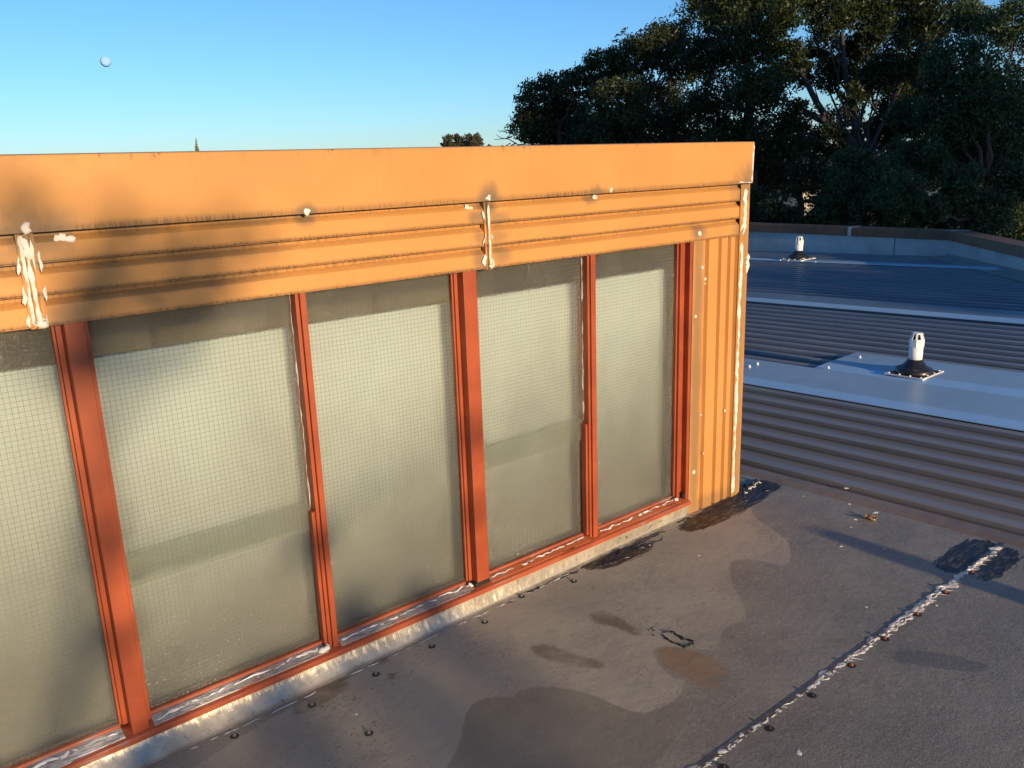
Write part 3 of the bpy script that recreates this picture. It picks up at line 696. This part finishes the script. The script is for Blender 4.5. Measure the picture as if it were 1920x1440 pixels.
for bx in ((1.540, 1.602, -.002, .028, .084, .098), (2.640, 2.6545, .006, .029, .086, .108), (2.656, 2.671, .0015, .025, .0, .058)):
    mb = MB(); mb.box(*bx); mb.build('rotted_gap', M_BLACK, sill)

# crinkled foil flashing along the base
def foilstrip(x0, x1):
    nx = int((x1-x0)/.006); u = np.linspace(x0, x1, nx+1); prof = np.linspace(0, 1, 15); P = np.zeros((nx+1, 15, 3)); r = np.random.default_rng(3)
    def nz(k, a):
        w_ = r.normal(size=nx+1+2*k); ker = np.hanning(2*k+1)+1e-6; return a*np.convolve(w_, ker/np.linalg.norm(ker), 'valid')[:nx+1]
    base = nz(8, .0022); wr1 = [nz(2, .0016) for _ in range(6)]; wr2 = nz(2, .0018)
    foot = np.interp(u, [XL, .3, 1.0, 1.7, 2.3, 2.67], [-.060, -.058, -.046, -.030, -.016, -.010])
    for j, t in enumerate(prof):
        if t < .72: y = -.006+(foot+.012+.006)*(t/.72)**1.6; z = .058-(.058-.008)*(t/.72)
        else: s_ = (t-.72)/.28; y = foot+.012-.018*s_; z = .008-.003*s_
        k = t*5; i0 = min(4, int(k)); fr = k-i0; wv = wr1[i0]*(1-fr)+wr1[i0+1]*fr
        am = (math.sin(math.pi*min(1, t/.8))*.9+.15)*.42
        P[:, j, 0] = u+wr2*.6*am; P[:, j, 1] = y-(wv+base*.5)*am; P[:, j, 2] = z+zr(foot)+wv*.5*am*(t > .1)
    mb = MB(); mb.grid(P); o = mb.build('foil_flashing', M_FOIL, cl, smooth=True); o['label'] = 'crinkled silvery foil strip at the foot of the wall'
    return foot, u
foot, u = foilstrip(XL, 2.668)
def fy(x): return float(np.interp(x, u, foot))
mb = MB(); kb = MB(); q = np.random.default_rng(8); x = -.4
while x < 2.0:
    ln = .15+.35*q.random(); e_ = min(2.0, x+ln)
    mb.smear([(x, fy(x)-.010-.006*q.random(), zr(fy(x))+.0055), (e_, fy(e_)-.010-.006*q.random(), zr(fy(e_))+.0055)], .0042, .0012, (0, 0, 1), int(x*997)+2000, .6, .008, .5)
    x = e_+.02*q.random()
for i in range(46):
    x = -.4+3.05*q.random(); ln = .03+.16*q.random()
    kb.smear([(x, fy(x)-.008-.016*q.random(), zr(0)+.006), (min(2.66, x+ln), fy(x+ln)-.008-.016*q.random(), zr(0)+.006)], .004+.004*q.random(), .0012, (0, 0, 1), 3000+i, .6, .008, .6)
mb.build('edge_sealant', M_CAULK, cl, smooth=True); kb.build('tar_edge', M_BLACK, cl)
# glossy tar ridges at the foot of the corner
kb = MB()
for i in range(26):
    x = 1.95+.42*q.random(); y = -.035-.06*q.random()*(1-.5*(x-1.95)); ln = .05+.16*q.random()
    kb.smear([(x, y, zr(y)+.0055), (x+ln, y+.012*q.normal(), zr(y)+.0055)], .003+.006*q.random(), .0025, (0, 0, 1), 4000+i, .5, .006, .5)
for i in range(22):
    x = 2.66+.45*q.random(); y = -.015-.07*q.random(); ln = .05+.16*q.random()
    kb.smear([(x, y, zr(y)+.0055), (min(3.22, x+ln), y+.01*q.normal(), zr(y)+.0055)], .003+.006*q.random(), .0025, (0, 0, 1), 5000+i, .5, .006, .5)
kb.smear([(3.0, -.018, .008), (3.12, .012, .008), (3.21, .03, .008)], .02, .007, (0, 0, 1), 5100, .5, .005, .3)
kb.build('tar_ridge', simple('glossy_tar', (.016, .014, .013), .35, .3, 60, .4), cl, smooth=True)
mb = MB()
for i in range(16):
    x = 3.03+.17*q.random(); y = -.030+.045*(x-3.03)/.17*1.0+.006*q.normal(); mb.blob((x, y, zr(y)+.010), .004+.003*q.random(), (0, 0, 1), 5200+i, .5, .4)
mb.build('sealant_crumbs', M_SEAL, cl)

# ------------------------------------------------------------------ vents
def vent(name, c, k, label, tall=.245, group='vent pipes on the roof'):
    e = empty(name, c, label, 'vent pipe', group); c = Vector(c)
    b = MB(); b.box(c.x-.142*k, c.x+.142*k, c.y-.118*k, c.y+.118*k, c.z, c.z+.006*k); pl_ = b.build('base_plate', M_RUB, e)
    fr = MB()
    for (x0, x1, y0, y1) in ((-.15, .15, -.126, -.118), (-.15, .15, .118, .126), (-.15, -.142, -.118, .118), (.142, .15, -.118, .118)):
        fr.box(c.x+x0*k, c.x+x1*k, c.y+y0*k, c.y+y1*k, c.z-.001, c.z+.008*k)
    fr.build('sealed_edge', M_CAULK, pl_)
    for (dx, dy) in [(-.13, y) for y in (-.105, -.035, .035, .105)]+[(.13, y) for y in (-.105, -.035, .035, .105)]+[(x, y) for x in (-.045, .045) for y in (-.108, .108)]:
        s = MB(); s.lathe((c.x+dx*k, c.y+dy*k, c.z+.006*k), [(.008*k, 0), (.008*k, .004*k), (.004*k, .008*k)], 8); s.build('screw', M_WHITE, pl_)
    b = MB(); b.lathe(c, [(r*k, z*k) for r, z in ((.118, .006), (.119, .012), (.116, .028), (.108, .036), (.094, .040), (.088, .042), (.082, .048), (.078, .050), (.073, .056), (.069, .058), (.064, .068), (.060, .070), (.055, .080), (.052, .082), (.047, .094), (.044, .096))], 32)
    b.build('rubber_boot', M_RUB, e, smooth=True)
    b = MB(); b.lathe(c, [(.0425*k, .07*k), (.0425*k, (tall-.06)*k)], 28); b.build('pipe', M_PVC, e, smooth=True)
    cw = MB(); n = 8
    cw.lathe(c, [(r*k, z*k) for r, z in ((.0432, tall-.070), (.0455, tall-.066), (.0460, tall-.020), (.0445, tall-.016))], n)
    cow = cw.build('cowl', M_PVC, e)
    core = MB(); core.lathe(c, [(.030*k, (tall-.018)*k), (.030*k, (tall+.016)*k)], 12); core.build('dark_slots', M_BLACK, cow)
    rb = MB()
    for j in range(n):
        t0 = 2*math.pi*(j+.5)/n; a = Vector((math.cos(t0), math.sin(t0), 0)); s_ = Vector((-a.y, a.x, 0))
        p = [c+a*(.0445*k)+Vector((0, 0, (tall-.0165)*k)), c+a*(.033*k)+Vector((0, 0, (tall+.019)*k))]; w_ = .0058*k
        v = [p[0]-s_*w_, p[0]+s_*w_, p[1]+s_*w_, p[1]-s_*w_]; v += [u_-a*(.006*k) for u_ in v]
        rb.add(v, [(0,1,2,3),(7,6,5,4),(1,5,6,2),(0,3,7,4)])
    rb.build('cowl_ribs', M_PVC, cow)
    tp = MB(); tp.lathe(c, [(r*k, z*k) for r, z in ((.034, tall+.018), (.034, tall+.022), (.028, tall+.026))], n); tp.build('cowl_cap', M_PVC, cow)
    return e
g = G(1722, 700, .05); vent('vent_pipe', (g[0]-.02, g[1]+.02, zr(g[1])+.0525), 1.0, 'white plastic vent pipe with black rubber boot on the pale flashing, the nearer one')
g = G(1497, 486, .05); vent('vent_pipe', (g[0], g[1], zr(g[1])+.0525), 1.36, 'small white vent pipe in front of the far parapet', tall=.225)
# a vent just out of the picture; its shadow lies across the near sheets
vent('vent_pipe', (2.885-SUN_SX*-3.2+.0, -3.75, zr(-3.75)+.004), 1.18, 'white vent pipe behind the picture whose shadow crosses the near sheet', tall=.436)

# ------------------------------------------------------------------ parapets
def parapet(name, pts, label, jc, ju):
    (ax, ay), (bx, by) = pts; a = Vector((ax, ay, 0)); b = Vector((bx, by, 0)); d = (b-a).normalized(); nrm = Vector((-d.y, d.x, 0)); L = (b-a).length
    if nrm.dot(Vector((0, -D, 0))-a) < 0: nrm = -nrm
    e = empty(name, (ax, ay, zr(ay)), label, 'parapet')
    def slab(s0, s1, n0, n1, z0, z1, m, nm, par, bev=0):
        mb = MB(); v = []
        for z in (z0, z1):
            for (s_, n_) in ((s0, n0), (s1, n0), (s1, n1), (s0, n1)):
                p = a+d*s_+nrm*n_; v.append((p.x, p.y, zr(p.y)*.0+z))
        mb.add(v, [(0,3,2,1),(4,5,6,7),(0,1,5,4),(1,2,6,5),(2,3,7,6),(3,0,4,7)])
        return mb.build(nm, m, par, bevel=bev)
    zb = -.30
    slab(0, L, -.20, -.02, -5.2, .20, M_BODY, 'wall_core', e)
    cuts = [0]+ju+[L]
    for i in range(len(cuts)-1): slab(cuts[i]+(.012 if i else 0), cuts[i+1], -.018, .0+.003*(i % 2), zb, .172, M_UPS, 'upstand_sheet', e)
    cuts = [0]+jc+[L]
    for i in range(len(cuts)-1):
        c0 = slab(cuts[i]+(.05 if i else 0), cuts[i+1]-.0, -.26, .035, .173, .305, M_CAPP, 'capping', e, .004)
        if i: slab(cuts[i]+.002, cuts[i]+.048, -.262, .040, .170, .309, M_UPS, 'joint_cover', e)
    return e, slab
PX = 12.86
c0 = (PX+.05, 3.40)
e1, s1 = parapet('parapet', ((PX, 12.5), (PX, 3.38)), 'low parapet with brown capping and grey upstand at the far roof edge', [7.55], [5.4, 8.3])
e2, s2 = parapet('parapet', ((PX+.06, 3.44), (6.9, -2.30)), 'low parapet running diagonally towards the camera at the right', [.02], [4.0])
# sloping apron strip at the foot of the diagonal run
a = Vector((PX, 3.40, 0)); b = Vector((6.9, -2.25, 0)); dd = (b-a).normalized(); nn = Vector((-dd.y, dd.x, 0))
if nn.dot(Vector((0, -D, 0))-a) < 0: nn = -nn
mb = MB(); P = np.zeros((30, 3, 3))
for i in range(30):
    p = a+dd*((b-a).length*i/29)
    for jj, (o_, z_) in enumerate(((.0, .07), (.05, .045), (.30, .036))): w_ = p+nn*o_; P[i, jj] = (w_.x, w_.y, zr(w_.y)+z_)
mb.grid(P); o = mb.build('foot_flashing', simple('grey_green_flashing', (.16, .20, .21), .4, .15, 5, .1), e2)

# ------------------------------------------------------------------ foliage
def leaves(pos, nrm_bias, size, r, droop=.3, aspect=2.6):
    n = len(pos); d = r.normal(size=(n, 3)); d[:, 2] -= droop*1.5; d /= np.linalg.norm(d, axis=1)[:, None]
    s = np.cross(d, r.normal(size=(n, 3))); s /= np.linalg.norm(s, axis=1)[:, None]+1e-9
    L = size*(.6+.8*r.random(n))[:, None]; Wd = L/aspect
    v = np.empty((n, 4, 3)); v[:, 0] = pos-d*L*.5; v[:, 1] = pos+s*Wd*.5+d*L*.05; v[:, 2] = pos+d*L*.5; v[:, 3] = pos-s*Wd*.5+d*L*.05
    return v.reshape(-1, 3)
def quads_obj(name, v, m, parent):
    n = len(v)//4; me = bpy.data.meshes.new(name); me.vertices.add(n*4); me.vertices.foreach_set('co', v.astype(np.float32).ravel())
    me.loops.add(n*4); me.loops.foreach_set('vertex_index', np.arange(n*4, dtype=np.int32)); me.polygons.add(n)
    me.polygons.foreach_set('loop_start', np.arange(0, n*4, 4, dtype=np.int32)); me.polygons.foreach_set('loop_total', np.full(n, 4, np.int32))
    me.update(calc_edges=True); me.materials.append(m)
    o = bpy.data.objects.new(name, me); COL.objects.link(o); child(o, parent); return o
def crown_pts(blobs, n, r, clump=.33, per=55):
    vol = np.array([b[3]**2 for b in blobs]); vol = vol/vol.sum(); out = []
    for b, f in zip(blobs, vol):
        k = max(2, int(n*f/per)); c = np.array(b[:3]); R = b[3]
        u = r.normal(size=(k, 3)); u /= np.linalg.norm(u, axis=1)[:, None]
        cc = c+u*(R*(.35+.65*r.random(k)**.5))[:, None]*np.array([1, 1, .85])
        cr = clump*(.55+.9*r.random(k))*min(1.0, R/.8)
        pp = r.normal(size=(k, per, 3)); pp /= np.linalg.norm(pp, axis=2)[:, :, None]
        pp = cc[:, None]+pp*(cr[:, None]*(r.random((k, per))**.45))[:, :, None]*np.array([1, 1, .7])
        out.append(pp.reshape(-1, 3))
    return np.concatenate(out)
def limb(mb, a, b, r0, r1, r, wob=.12, n=7):
    a = np.array(a); b = np.array(b); L = np.linalg.norm(b-a); P = []
    for i in range(n):
        t = i/(n-1); p = a*(1-t)+b*t+r.normal(size=3)*wob*L*.25*math.sin(math.pi*t)+np.array([0, 0, -.10*L*math.sin(math.pi*t)]); P.append(p)
    mb.tube(P, [r0+(r1-r0)*i/(n-1) for i in range(n)], 6); return P
def tree(name, label, base, trunk, blobs, n, m, seed, leaf=.10, clump=.33, bark=None, tr=.16, group=None, extra=None, per=55, aspect=2.6, cat='tree', limbr=.05):
    r = np.random.default_rng(seed); e = empty(name, tuple(base), label, cat, group)
    mb = MB(); tp = [np.array(base)]+[np.array(t) for t in trunk]
    P = []
    for a_, b_ in zip(tp, tp[1:]):
        for t in np.linspace(0, 1, 5)[:-1]: P.append(a_*(1-t)+b_*t+r.normal(size=3)*.04)
    P.append(tp[-1]); k = len(P)
    mb.tube(P, [tr*(1-.62*i/(k-1)) for i in range(k)], 9)
    P = np.array(P)
    for b in blobs:
        c = np.array(b[:3]); dd_ = np.linalg.norm(P-c, axis=1)+np.maximum(0, P[:, 2]-c[2])*1.5; s_ = P[int(np.argmin(dd_))]
        if np.linalg.norm(c-s_) > .3:
            Q = limb(mb, s_, c, limbr, limbr*.3, r)
            for _ in range(3):
                u = r.normal(size=3); u /= np.linalg.norm(u); limb(mb, Q[4+_ % 2], c+u*b[3]*.75, limbr*.4, limbr*.12, r, n=5)
    if extra: extra(mb, r)
    mb.build('trunk', bark or M_BARK, e, smooth=True)
    v = leaves(crown_pts(blobs, n, r, clump, per), None, leaf, r, aspect=aspect)
    quads_obj('crown', v, m, e); return e
def PB(lst, depth, jit, seed):                # crown lobes: photo outline -> places in the garden beyond the roof
    r = np.random.default_rng(seed); out = []
    for (px, py, rp) in lst:
        dz = depth+jit*r.normal(); c = A(px, py, dz); out.append((c[0], c[1], c[2], rp*dz/FPX))
    return out
GZ = -5.2
def base_at(px, depth): c = A(px, 300, depth); return (c[0], c[1], GZ)

# trees in view ----------------------------------------------------------
T1 = PB([(1022,185,48),(1070,225,45),(1000,240,40),(1085,160,38),(1050,265,45),(985,215,22),(1110,240,40)], 24, .8, 1)
def bare_twigs(mb, r):
    for (p, q) in (((985,270),(930,252)),((975,262),(945,238)),((960,256),(926,262)),((950,250),(934,244)),((968,268),(940,272))):
        limb(mb, A(*p, 24), A(*q, 24), .02, .006, r, .5, 6)
tree('evergreen_tree', 'dark evergreen tree with rounded lobes at the left end of the tree line', base_at(1050, 24), [A(1055, 300, 24), A(1050, 230, 24)], T1, 26000, M_LEAF2, 11, .11, .36, extra=bare_twigs, group='trees beyond the roof')
T2 = PB([(1130,135,40),(1178,112,46),(1235,92,48),(1160,190,55),(1225,190,55),(1275,120,40),(1200,265,60),(1120,265,45),(1280,240,50),(1150,240,40),(1265,70,30)], 22, .9, 2)
tree('evergreen_tree', 'mid height dark evergreen tree with sunlit tips, second from the left', base_at(1200, 22), [A(1205, 330, 22), A(1190, 220, 22)], T2, 42000, M_LEAF2, 12, .105, .36, group='trees beyond the roof')
T3 = PB([(1318,30,46),(1370,-10,60),(1325,105,48),(1395,75,62),(1450,20,60),(1345,190,55),(1420,165,55),(1385,270,58),(1325,280,45),(1430,330,55),(1500,-30,60),(1472,110,42),(1480,270,40),(1410,400,50)], 20, .9, 3)
tree('evergreen_tree', 'tallest dark evergreen tree rising out of the picture behind the wall corner', base_at(1400, 20), [A(1410, 420, 20), A(1400, 250, 20), A(1400, 60, 20)], T3, 62000, M_LEAF, 13, .10, .36, tr=.2, group='trees beyond the roof')
T4 = PB([(1560,20,55),(1625,0,60),(1690,30,58),(1560,140,34),(1700,110,46),(1500,140,30),(1760,10,62),(1680,190,45),(1490,220,36),(1640,250,34),(1520,270,30),(1740,70,34),(1610,80,36),(1590,120,36),(1650,140,42),(1540,90,36),(1600,175,30),(1745,160,45),(1690,240,40),(1560,270,36),(1640,60,34)], 21, .8, 4)
def fork(mb, r):
    for pts, r0 in ((((1618,300),(1596,268),(1565,238),(1535,222),(1507,208)), .15), (((1598,275),(1604,235),(1600,205)), .10), (((1560,236),(1530,190),(1500,130),(1480,80)), .09), (((1600,210),(1585,140),(1578,60)), .09)):
        P = [A(x_, y_, 20.5) for x_, y_ in pts]; mb.tube(P, [r0*(1-.55*i/(len(P)-1)) for i in range(len(P))], 8)
tree('evergreen_tree', 'dark tree with a bare forked grey limb against the sky gaps', base_at(1625, 20.5), [A(1625, 420, 20.5), A(1618, 300, 20.5)], T4, 62000, M_LEAF, 14, .10, .34, bark=M_BARKG, tr=.2, extra=fork, group='trees beyond the roof')
T5 = PB([(1800,120,58),(1870,170,70),(1780,225,60),(1850,275,66),(1710,215,42),(1905,50,60),(1735,300,44),(1910,340,48),(1950,220,70),(1820,40,40),(1700,280,34),(1800,340,40),(1850,400,46),(1780,395,40),(1905,420,44),(1740,390,34),(1830,430,34)], 17, .7, 5)
def stems(mb, r):
    for pts, r0 in ((((1850,470),(1838,425),(1832,380)), .09), (((1856,470),(1862,420),(1885,380),(1915,335)), .10), (((1848,470),(1850,400),(1872,330)), .08), (((1790,455),(1770,405),(1745,385),(1720,372)), .12), (((1745,386),(1772,376),(1790,368)), .05), (((1805,450),(1802,400),(1798,370)), .035)):
        P = [A(x_, y_, 16.5) for x_, y_ in pts]; mb.tube(P, [r0*(1-.5*i/(len(P)-1)) for i in range(len(P))], 8)
tree('leafy_tree', 'dense dark tree with several reddish stems at the right edge', base_at(1850, 16.5), [A(1850, 470, 16.5), A(1850, 330, 16.5)], T5, 70000, M_LEAF3, 15, .085, .30, tr=.14, extra=stems, group='trees beyond the roof')
T6 = PB([(1620,345,62),(1570,385,44),(1680,365,50),(1640,405,46),(1600,310,40),(1545,410,28),(1700,410,30),(1655,318,40)], 15.9, .35, 6)
tree('dome_shrub', 'rounded bluish green shrub just behind the far parapet', base_at(1620, 15.9), [A(1620, 440, 15.9), A(1620, 380, 15.9)], T6, 42000, M_LEAF3, 16, .065, .20, tr=.07, cat='shrub', limbr=.03)
T7 = PB([(1420,425,34),(1470,415,36),(1510,425,28),(1445,400,30),(1730,428,26),(1775,425,22),(1760,412,20)], 16.6, .3, 7)
tree('low_hedge_shrub', 'low dark shrub peeping over the parapet beside the wall corner', base_at(1460, 16.6), [A(1460, 450, 16.6), A(1460, 420, 16.6)], T7, 20000, M_LEAF2, 17, .075, .20, tr=.05, cat='shrub', limbr=.03)
T8 = PB([(1440,250,55),(1340,350,60),(1500,330,50),(1560,330,45),(1240,300,60),(1700,330,60),(1780,300,60),(1860,380,60),(1930,420,60),(1650,130,50),(1700,400,50),(1560,400,50),(1820,200,60),(1580,230,40),(1720,150,40)], 27, 1.0, 8)
tree('evergreen_tree', 'dark tree deep in shade behind the rounded shrub', base_at(1500, 27), [A(1500, 380, 27), A(1480, 280, 27)], T8, 52000, M_LEAF, 18, .13, .45, group='trees beyond the roof')
# far trees on the skyline over the fascia
F1 = PB([(848,266,17),(868,262,16),(890,264,15),(880,275,16),(850,278,16),(835,270,9)], 60, .5, 9)
tree('distant_tree', 'small distant bushy tree standing above the fascia', base_at(865, 60), [A(866, 290, 60)], F1, 9000, M_LEAF4, 19, .16, .28, limbr=.04)
F2 = PB([(917,275,6)], 80, .2, 10)
tree('distant_tree', 'tiny far treetop just right of the distant bushy tree', base_at(917, 80), [A(917, 290, 80)], F2, 700, M_LEAF4, 20, .2, .2, limbr=.03)
r = np.random.default_rng(21); e = empty('distant_conifer', base_at(371, 90), 'thin distant conifer tip poking above the fascia', 'tree')
mb = MB(); mb.tube([base_at(371, 90), A(370, 285, 90), A(367, 257, 90)], [.3, .10, .03], 6); mb.build('trunk', simple('pale_trunk', (.30, .24, .16), .8, .2, 5, .2), e)
pp = []
for i in range(220):
    t = r.random()**.8; c = A(367.5+3*t, 262+30*t, 90); w_ = .02+.20*t**2.2; pp.append(c+np.array([r.normal()*w_, r.normal()*w_, 0]))
quads_obj('crown', leaves(np.array(pp), None, .28, r, .1), leaf_mat('khaki_conifer', (.12, .10, .05), (.2, .17, .09)), e)

# pale house glimpsed between the trunks
hc = A(1480, 360, 34); he = empty('house', (hc[0], hc[1], GZ), 'pale rendered house glimpsed through the dark trees', 'house')
m_h = simple('pale_render', (.40, .38, .36), .8, .1, 3, .1)
mb = MB(); mb.box(hc[0]-1.3, hc[0]+1.3, hc[1]-1.3, hc[1]+1.3, GZ, hc[2]+.1); mb.build('wall', m_h, he)
mb = MB(); z0 = hc[2]+.1; mb.add([(hc[0]-1.5, hc[1]-1.5, z0), (hc[0]+1.5, hc[1]-1.5, z0), (hc[0]+1.5, hc[1]+1.5, z0), (hc[0]-1.5, hc[1]+1.5, z0), (hc[0]-.5, hc[1], z0+.4), (hc[0]+.5, hc[1], z0+.4)], [(0,1,5,4),(2,3,4,5),(1,2,5),(3,0,4),(3,2,1,0)])
mb.build('roof', simple('dark_tiles', (.05, .045, .045), .8, .2, 8, .2), he)
for i in range(2):
    mb = MB(); mb.box(hc[0]-1.33, hc[0]-1.301, hc[1]-.9+i*1.0, hc[1]-.2+i*1.0, hc[2]-1.4, hc[2]-.4); mb.build('window', simple('dark_window', (.03, .04, .05), .2, .1, 5, 0), he)

# trees on the sunny side, behind the camera: their shade falls on wall and roof --------------
def shade(X, Z, L, rr): return (X+SUN_SX*L, -L, Z+L*SUN_T, rr)
SH = [shade(*a) for a in (
    (.39, 1.42, 14, .055), (.57, 1.38, 14, .035), (.56, 1.28, 14, .085), (.70, 1.30, 14, .07), (.82, 1.33, 14.2, .05), (.93, 1.31, 14, .04), (.48, 1.20, 14, .07), (.62, 1.18, 14, .08), (.78, 1.20, 14.2, .06), (.46, 1.08, 14, .09), (.58, 1.06, 14, .06), (.70, 1.07, 14, .05),
    (1.57, .62, 14, .045), (1.57, .35, 14, .04), (1.00, .44, 14, .065), (.44, .62, 14, .045), (.43, .33, 14, .05), (1.10, .14, 14, .08), (1.35, .08, 14, .08))]
SH += [shade(*a) for a in ((.2, -.03, 14, .13), (.5, .0, 14, .12), (.8, .0, 14.2, .12), (1.1, -.01, 14, .11), (1.36, -.02, 14, .09), (.1, -.25, 14, .2), (.5, -.22, 14, .2), (.85, -.22, 14, .18), (1.15, -.22, 14, .14), (1.55, -.40, 14, .12), (2.0, -.42, 14, .1), (.3, -.5, 14, .25), (.9, -.5, 14, .22), (1.4, -.55, 14, .2))]
bx_ = (-1.2, -14.4, GZ)
tree('shade_tree', 'open leafy tree behind the photographer on the sunny side', bx_, [(-1.1, -14.3, 0), (-.6, -14.2, 2.4), (-.3, -14.1, 3.6)], SH, 17000, M_LEAF2, 31, .075, .09, limbr=.007, per=24, tr=.05)
def row(name, label, x0, x1, ztop, seed, L=27, n=9000):
    r_ = np.random.default_rng(seed); bl = []
    for i in range(int((x1-x0)*(ztop+3)/1.6)):
        rr = .8+.5*r_.random(); bl.append((x0+rr+(x1-x0-2*rr)*r_.random(), -L+1.5*r_.normal(), -2.5+(ztop+2.5-rr)*r_.random(), rr))
    xc = (x0+x1)/2
    tree(name, label, (xc, -L, GZ), [(xc, -L, 0), (xc+.2, -L, ztop*.7)], bl, n, M_LEAF, seed, .42, .7, tr=.3, per=40)
row('windbreak_tree', 'dense tree behind the camera shading the far roof, nearest the vent', 6.4, 10.1, 6.6, 41, n=14000)
row('windbreak_tree', 'dense tree behind the camera shading the far parapet', 11.0, 17.5, 11.6, 42, n=46000)
row('windbreak_tree', 'dense tall tree behind the camera shading the garden trees', 17.3, 25.5, 11.6, 43, n=46000)


# ------------------------------------------------------------------ small things lying on the roof
for i, (px, py, s_, lb) in enumerate((
    (1603,974,.006,'white sealant flake just left of the curled leaf'), (1595,988,.004,'tiny white flake lying nearer than the curled leaf'), (1641,961,.009,'long white flake just behind the curled leaf'),
    (1659,1029,.004,'white speck beside the pipe shadow near its middle'), (1578,1024,.005,'white speck on the lower edge of the pipe shadow'), (1592,945,.006,'white flake at the edge of the flat sheet left of the curled leaf'),
    (1586,920,.008,'white smear on the first ribbed strip beyond the flat sheet'), (1506,930,.004,'white speck beside the black tar at the wall corner'), (1310,1042,.004,'lone white speck on the dusty patch by the wall'),
    (1625,1138,.004,'white speck left of the seam near the dark tar'), (1500,1414,.009,'largest white flake on the grained sheet right of the seam'), (668,1340,.004,'pale crumb on the dusty sheet near the red sill'), (1756,1136,.004,'small white crumb right of the sealed seam'))):
    g = G(px, py, .006); mb = MB(); dz = .0045 if g[1] > -1.02 else .0065
    mb.blob((g[0], g[1], zr(g[1])+dz+.0015+(.012 if i == 6 else 0)), s_, (0, 0, 1), 600+i, .2, .45); o = mb.build('sealant_flake', M_WHITE)
    tag(o, lb, 'flake', 'white flakes on the roof sheets')
g = G(1631, 972, .01); mb = MB(); P = np.zeros((9, 5, 3)); r = np.random.default_rng(4)
for i in range(9):
    for j_ in range(5):
        a_ = -1.3+2.6*i/8; v_ = (j_-2)/2; wd = .020*math.cos(a_*.95)**.5
        P[i, j_] = (g[0]+v_*wd+.002*r.normal(), g[1]-.030*math.sin(a_)*.9, zr(g[1])+.006+.010*v_*v_+.006*math.cos(a_*2)**2)
mb.grid(P); lf = mb.build('curled_leaf', simple('dry_brown_leaf', (.42, .26, .12), .6, .3, 60, .3), smooth=True)
lf.modifiers.new('t', 'SOLIDIFY').thickness = .001; tag(lf, 'curled dry brown leaf lying near the edge of the flat sheet', 'leaf')
mb = MB(); r = np.random.default_rng(9); pts = [(1243,1186),(1250,1183),(1262,1182),(1270,1190),(1280,1198),(1300,1199),(1296,1206),(1283,1213),(1272,1206),(1256,1199),(1247,1193),(1243,1187)]
Q = [G(*p_, .01) for p_ in pts]
for a_, b_ in zip(Q, Q[1:]):
    mb.smear([(a_[0], a_[1], zr(a_[1])+.006), (b_[0], b_[1], zr(b_[1])+.006)], .004+.003*r.random(), .0025, (0, 0, 1), int(a_[0]*1e4), .7, .003, .5, False)
for (px, py) in ((1222,1178),(1226,1181),(1225,1190),(1216,1180)):
    g = G(px, py, .008); mb.blob((g[0], g[1], zr(g[1])+.006), .0035, (0, 0, 1), px, .4, .4)
tag(mb.build('tar_scrap', M_BLACK), 'black curl of dried tar lying on the dusty sheet', 'tar scrap')

# ------------------------------------------------------------------ moon
mc = A(198, 115.5, 2600); mb = MB(); n1, n2 = 24, 32; R_ = 9.6*2600/FPX
P = np.array([[(mc[0]+R_*math.sin(math.pi*i/n1)*math.cos(2*math.pi*j/n2), mc[1]+R_*math.sin(math.pi*i/n1)*math.sin(2*math.pi*j/n2), mc[2]+R_*math.cos(math.pi*i/n1)) for j in range(n2+1)] for i in range(n1+1)])
mb.grid(P); mo = mb.build('moon', simple('moon_dust', (.25, .46, .86), .9, .16, .06, 0), smooth=True)
nt_ = mo.data.materials[0].node_tree; cn = nt_.nodes.new('ShaderNodeCombineXYZ'); sv = Vector((SUN_SX, -1, SUN_T)).normalized()
for i in range(3): cn.inputs[i].default_value = sv[i]
nt_.links.new(cn.outputs[0], nt_.nodes['Principled BSDF'].inputs['Normal']); nt_.nodes['Principled BSDF'].inputs['Specular IOR Level'].default_value = 0
tag(mo, 'pale day moon in the blue sky', 'moon')

for o in bpy.data.objects:                   # crumbs, streaks and beads too small to pick apart
    if o.name.split('.')[0] in ('caulk', 'old_caulk', 'crack', 'tar_ridge', 'tar_edge', 'edge_sealant', 'sealant', 'sealant_crumbs', 'lap_sealant', 'cowl_ribs', 'sealed_edge', 'end_sealant', 'sealant_dab', 'crown'):
        if o.parent: o['kind'] = 'stuff'
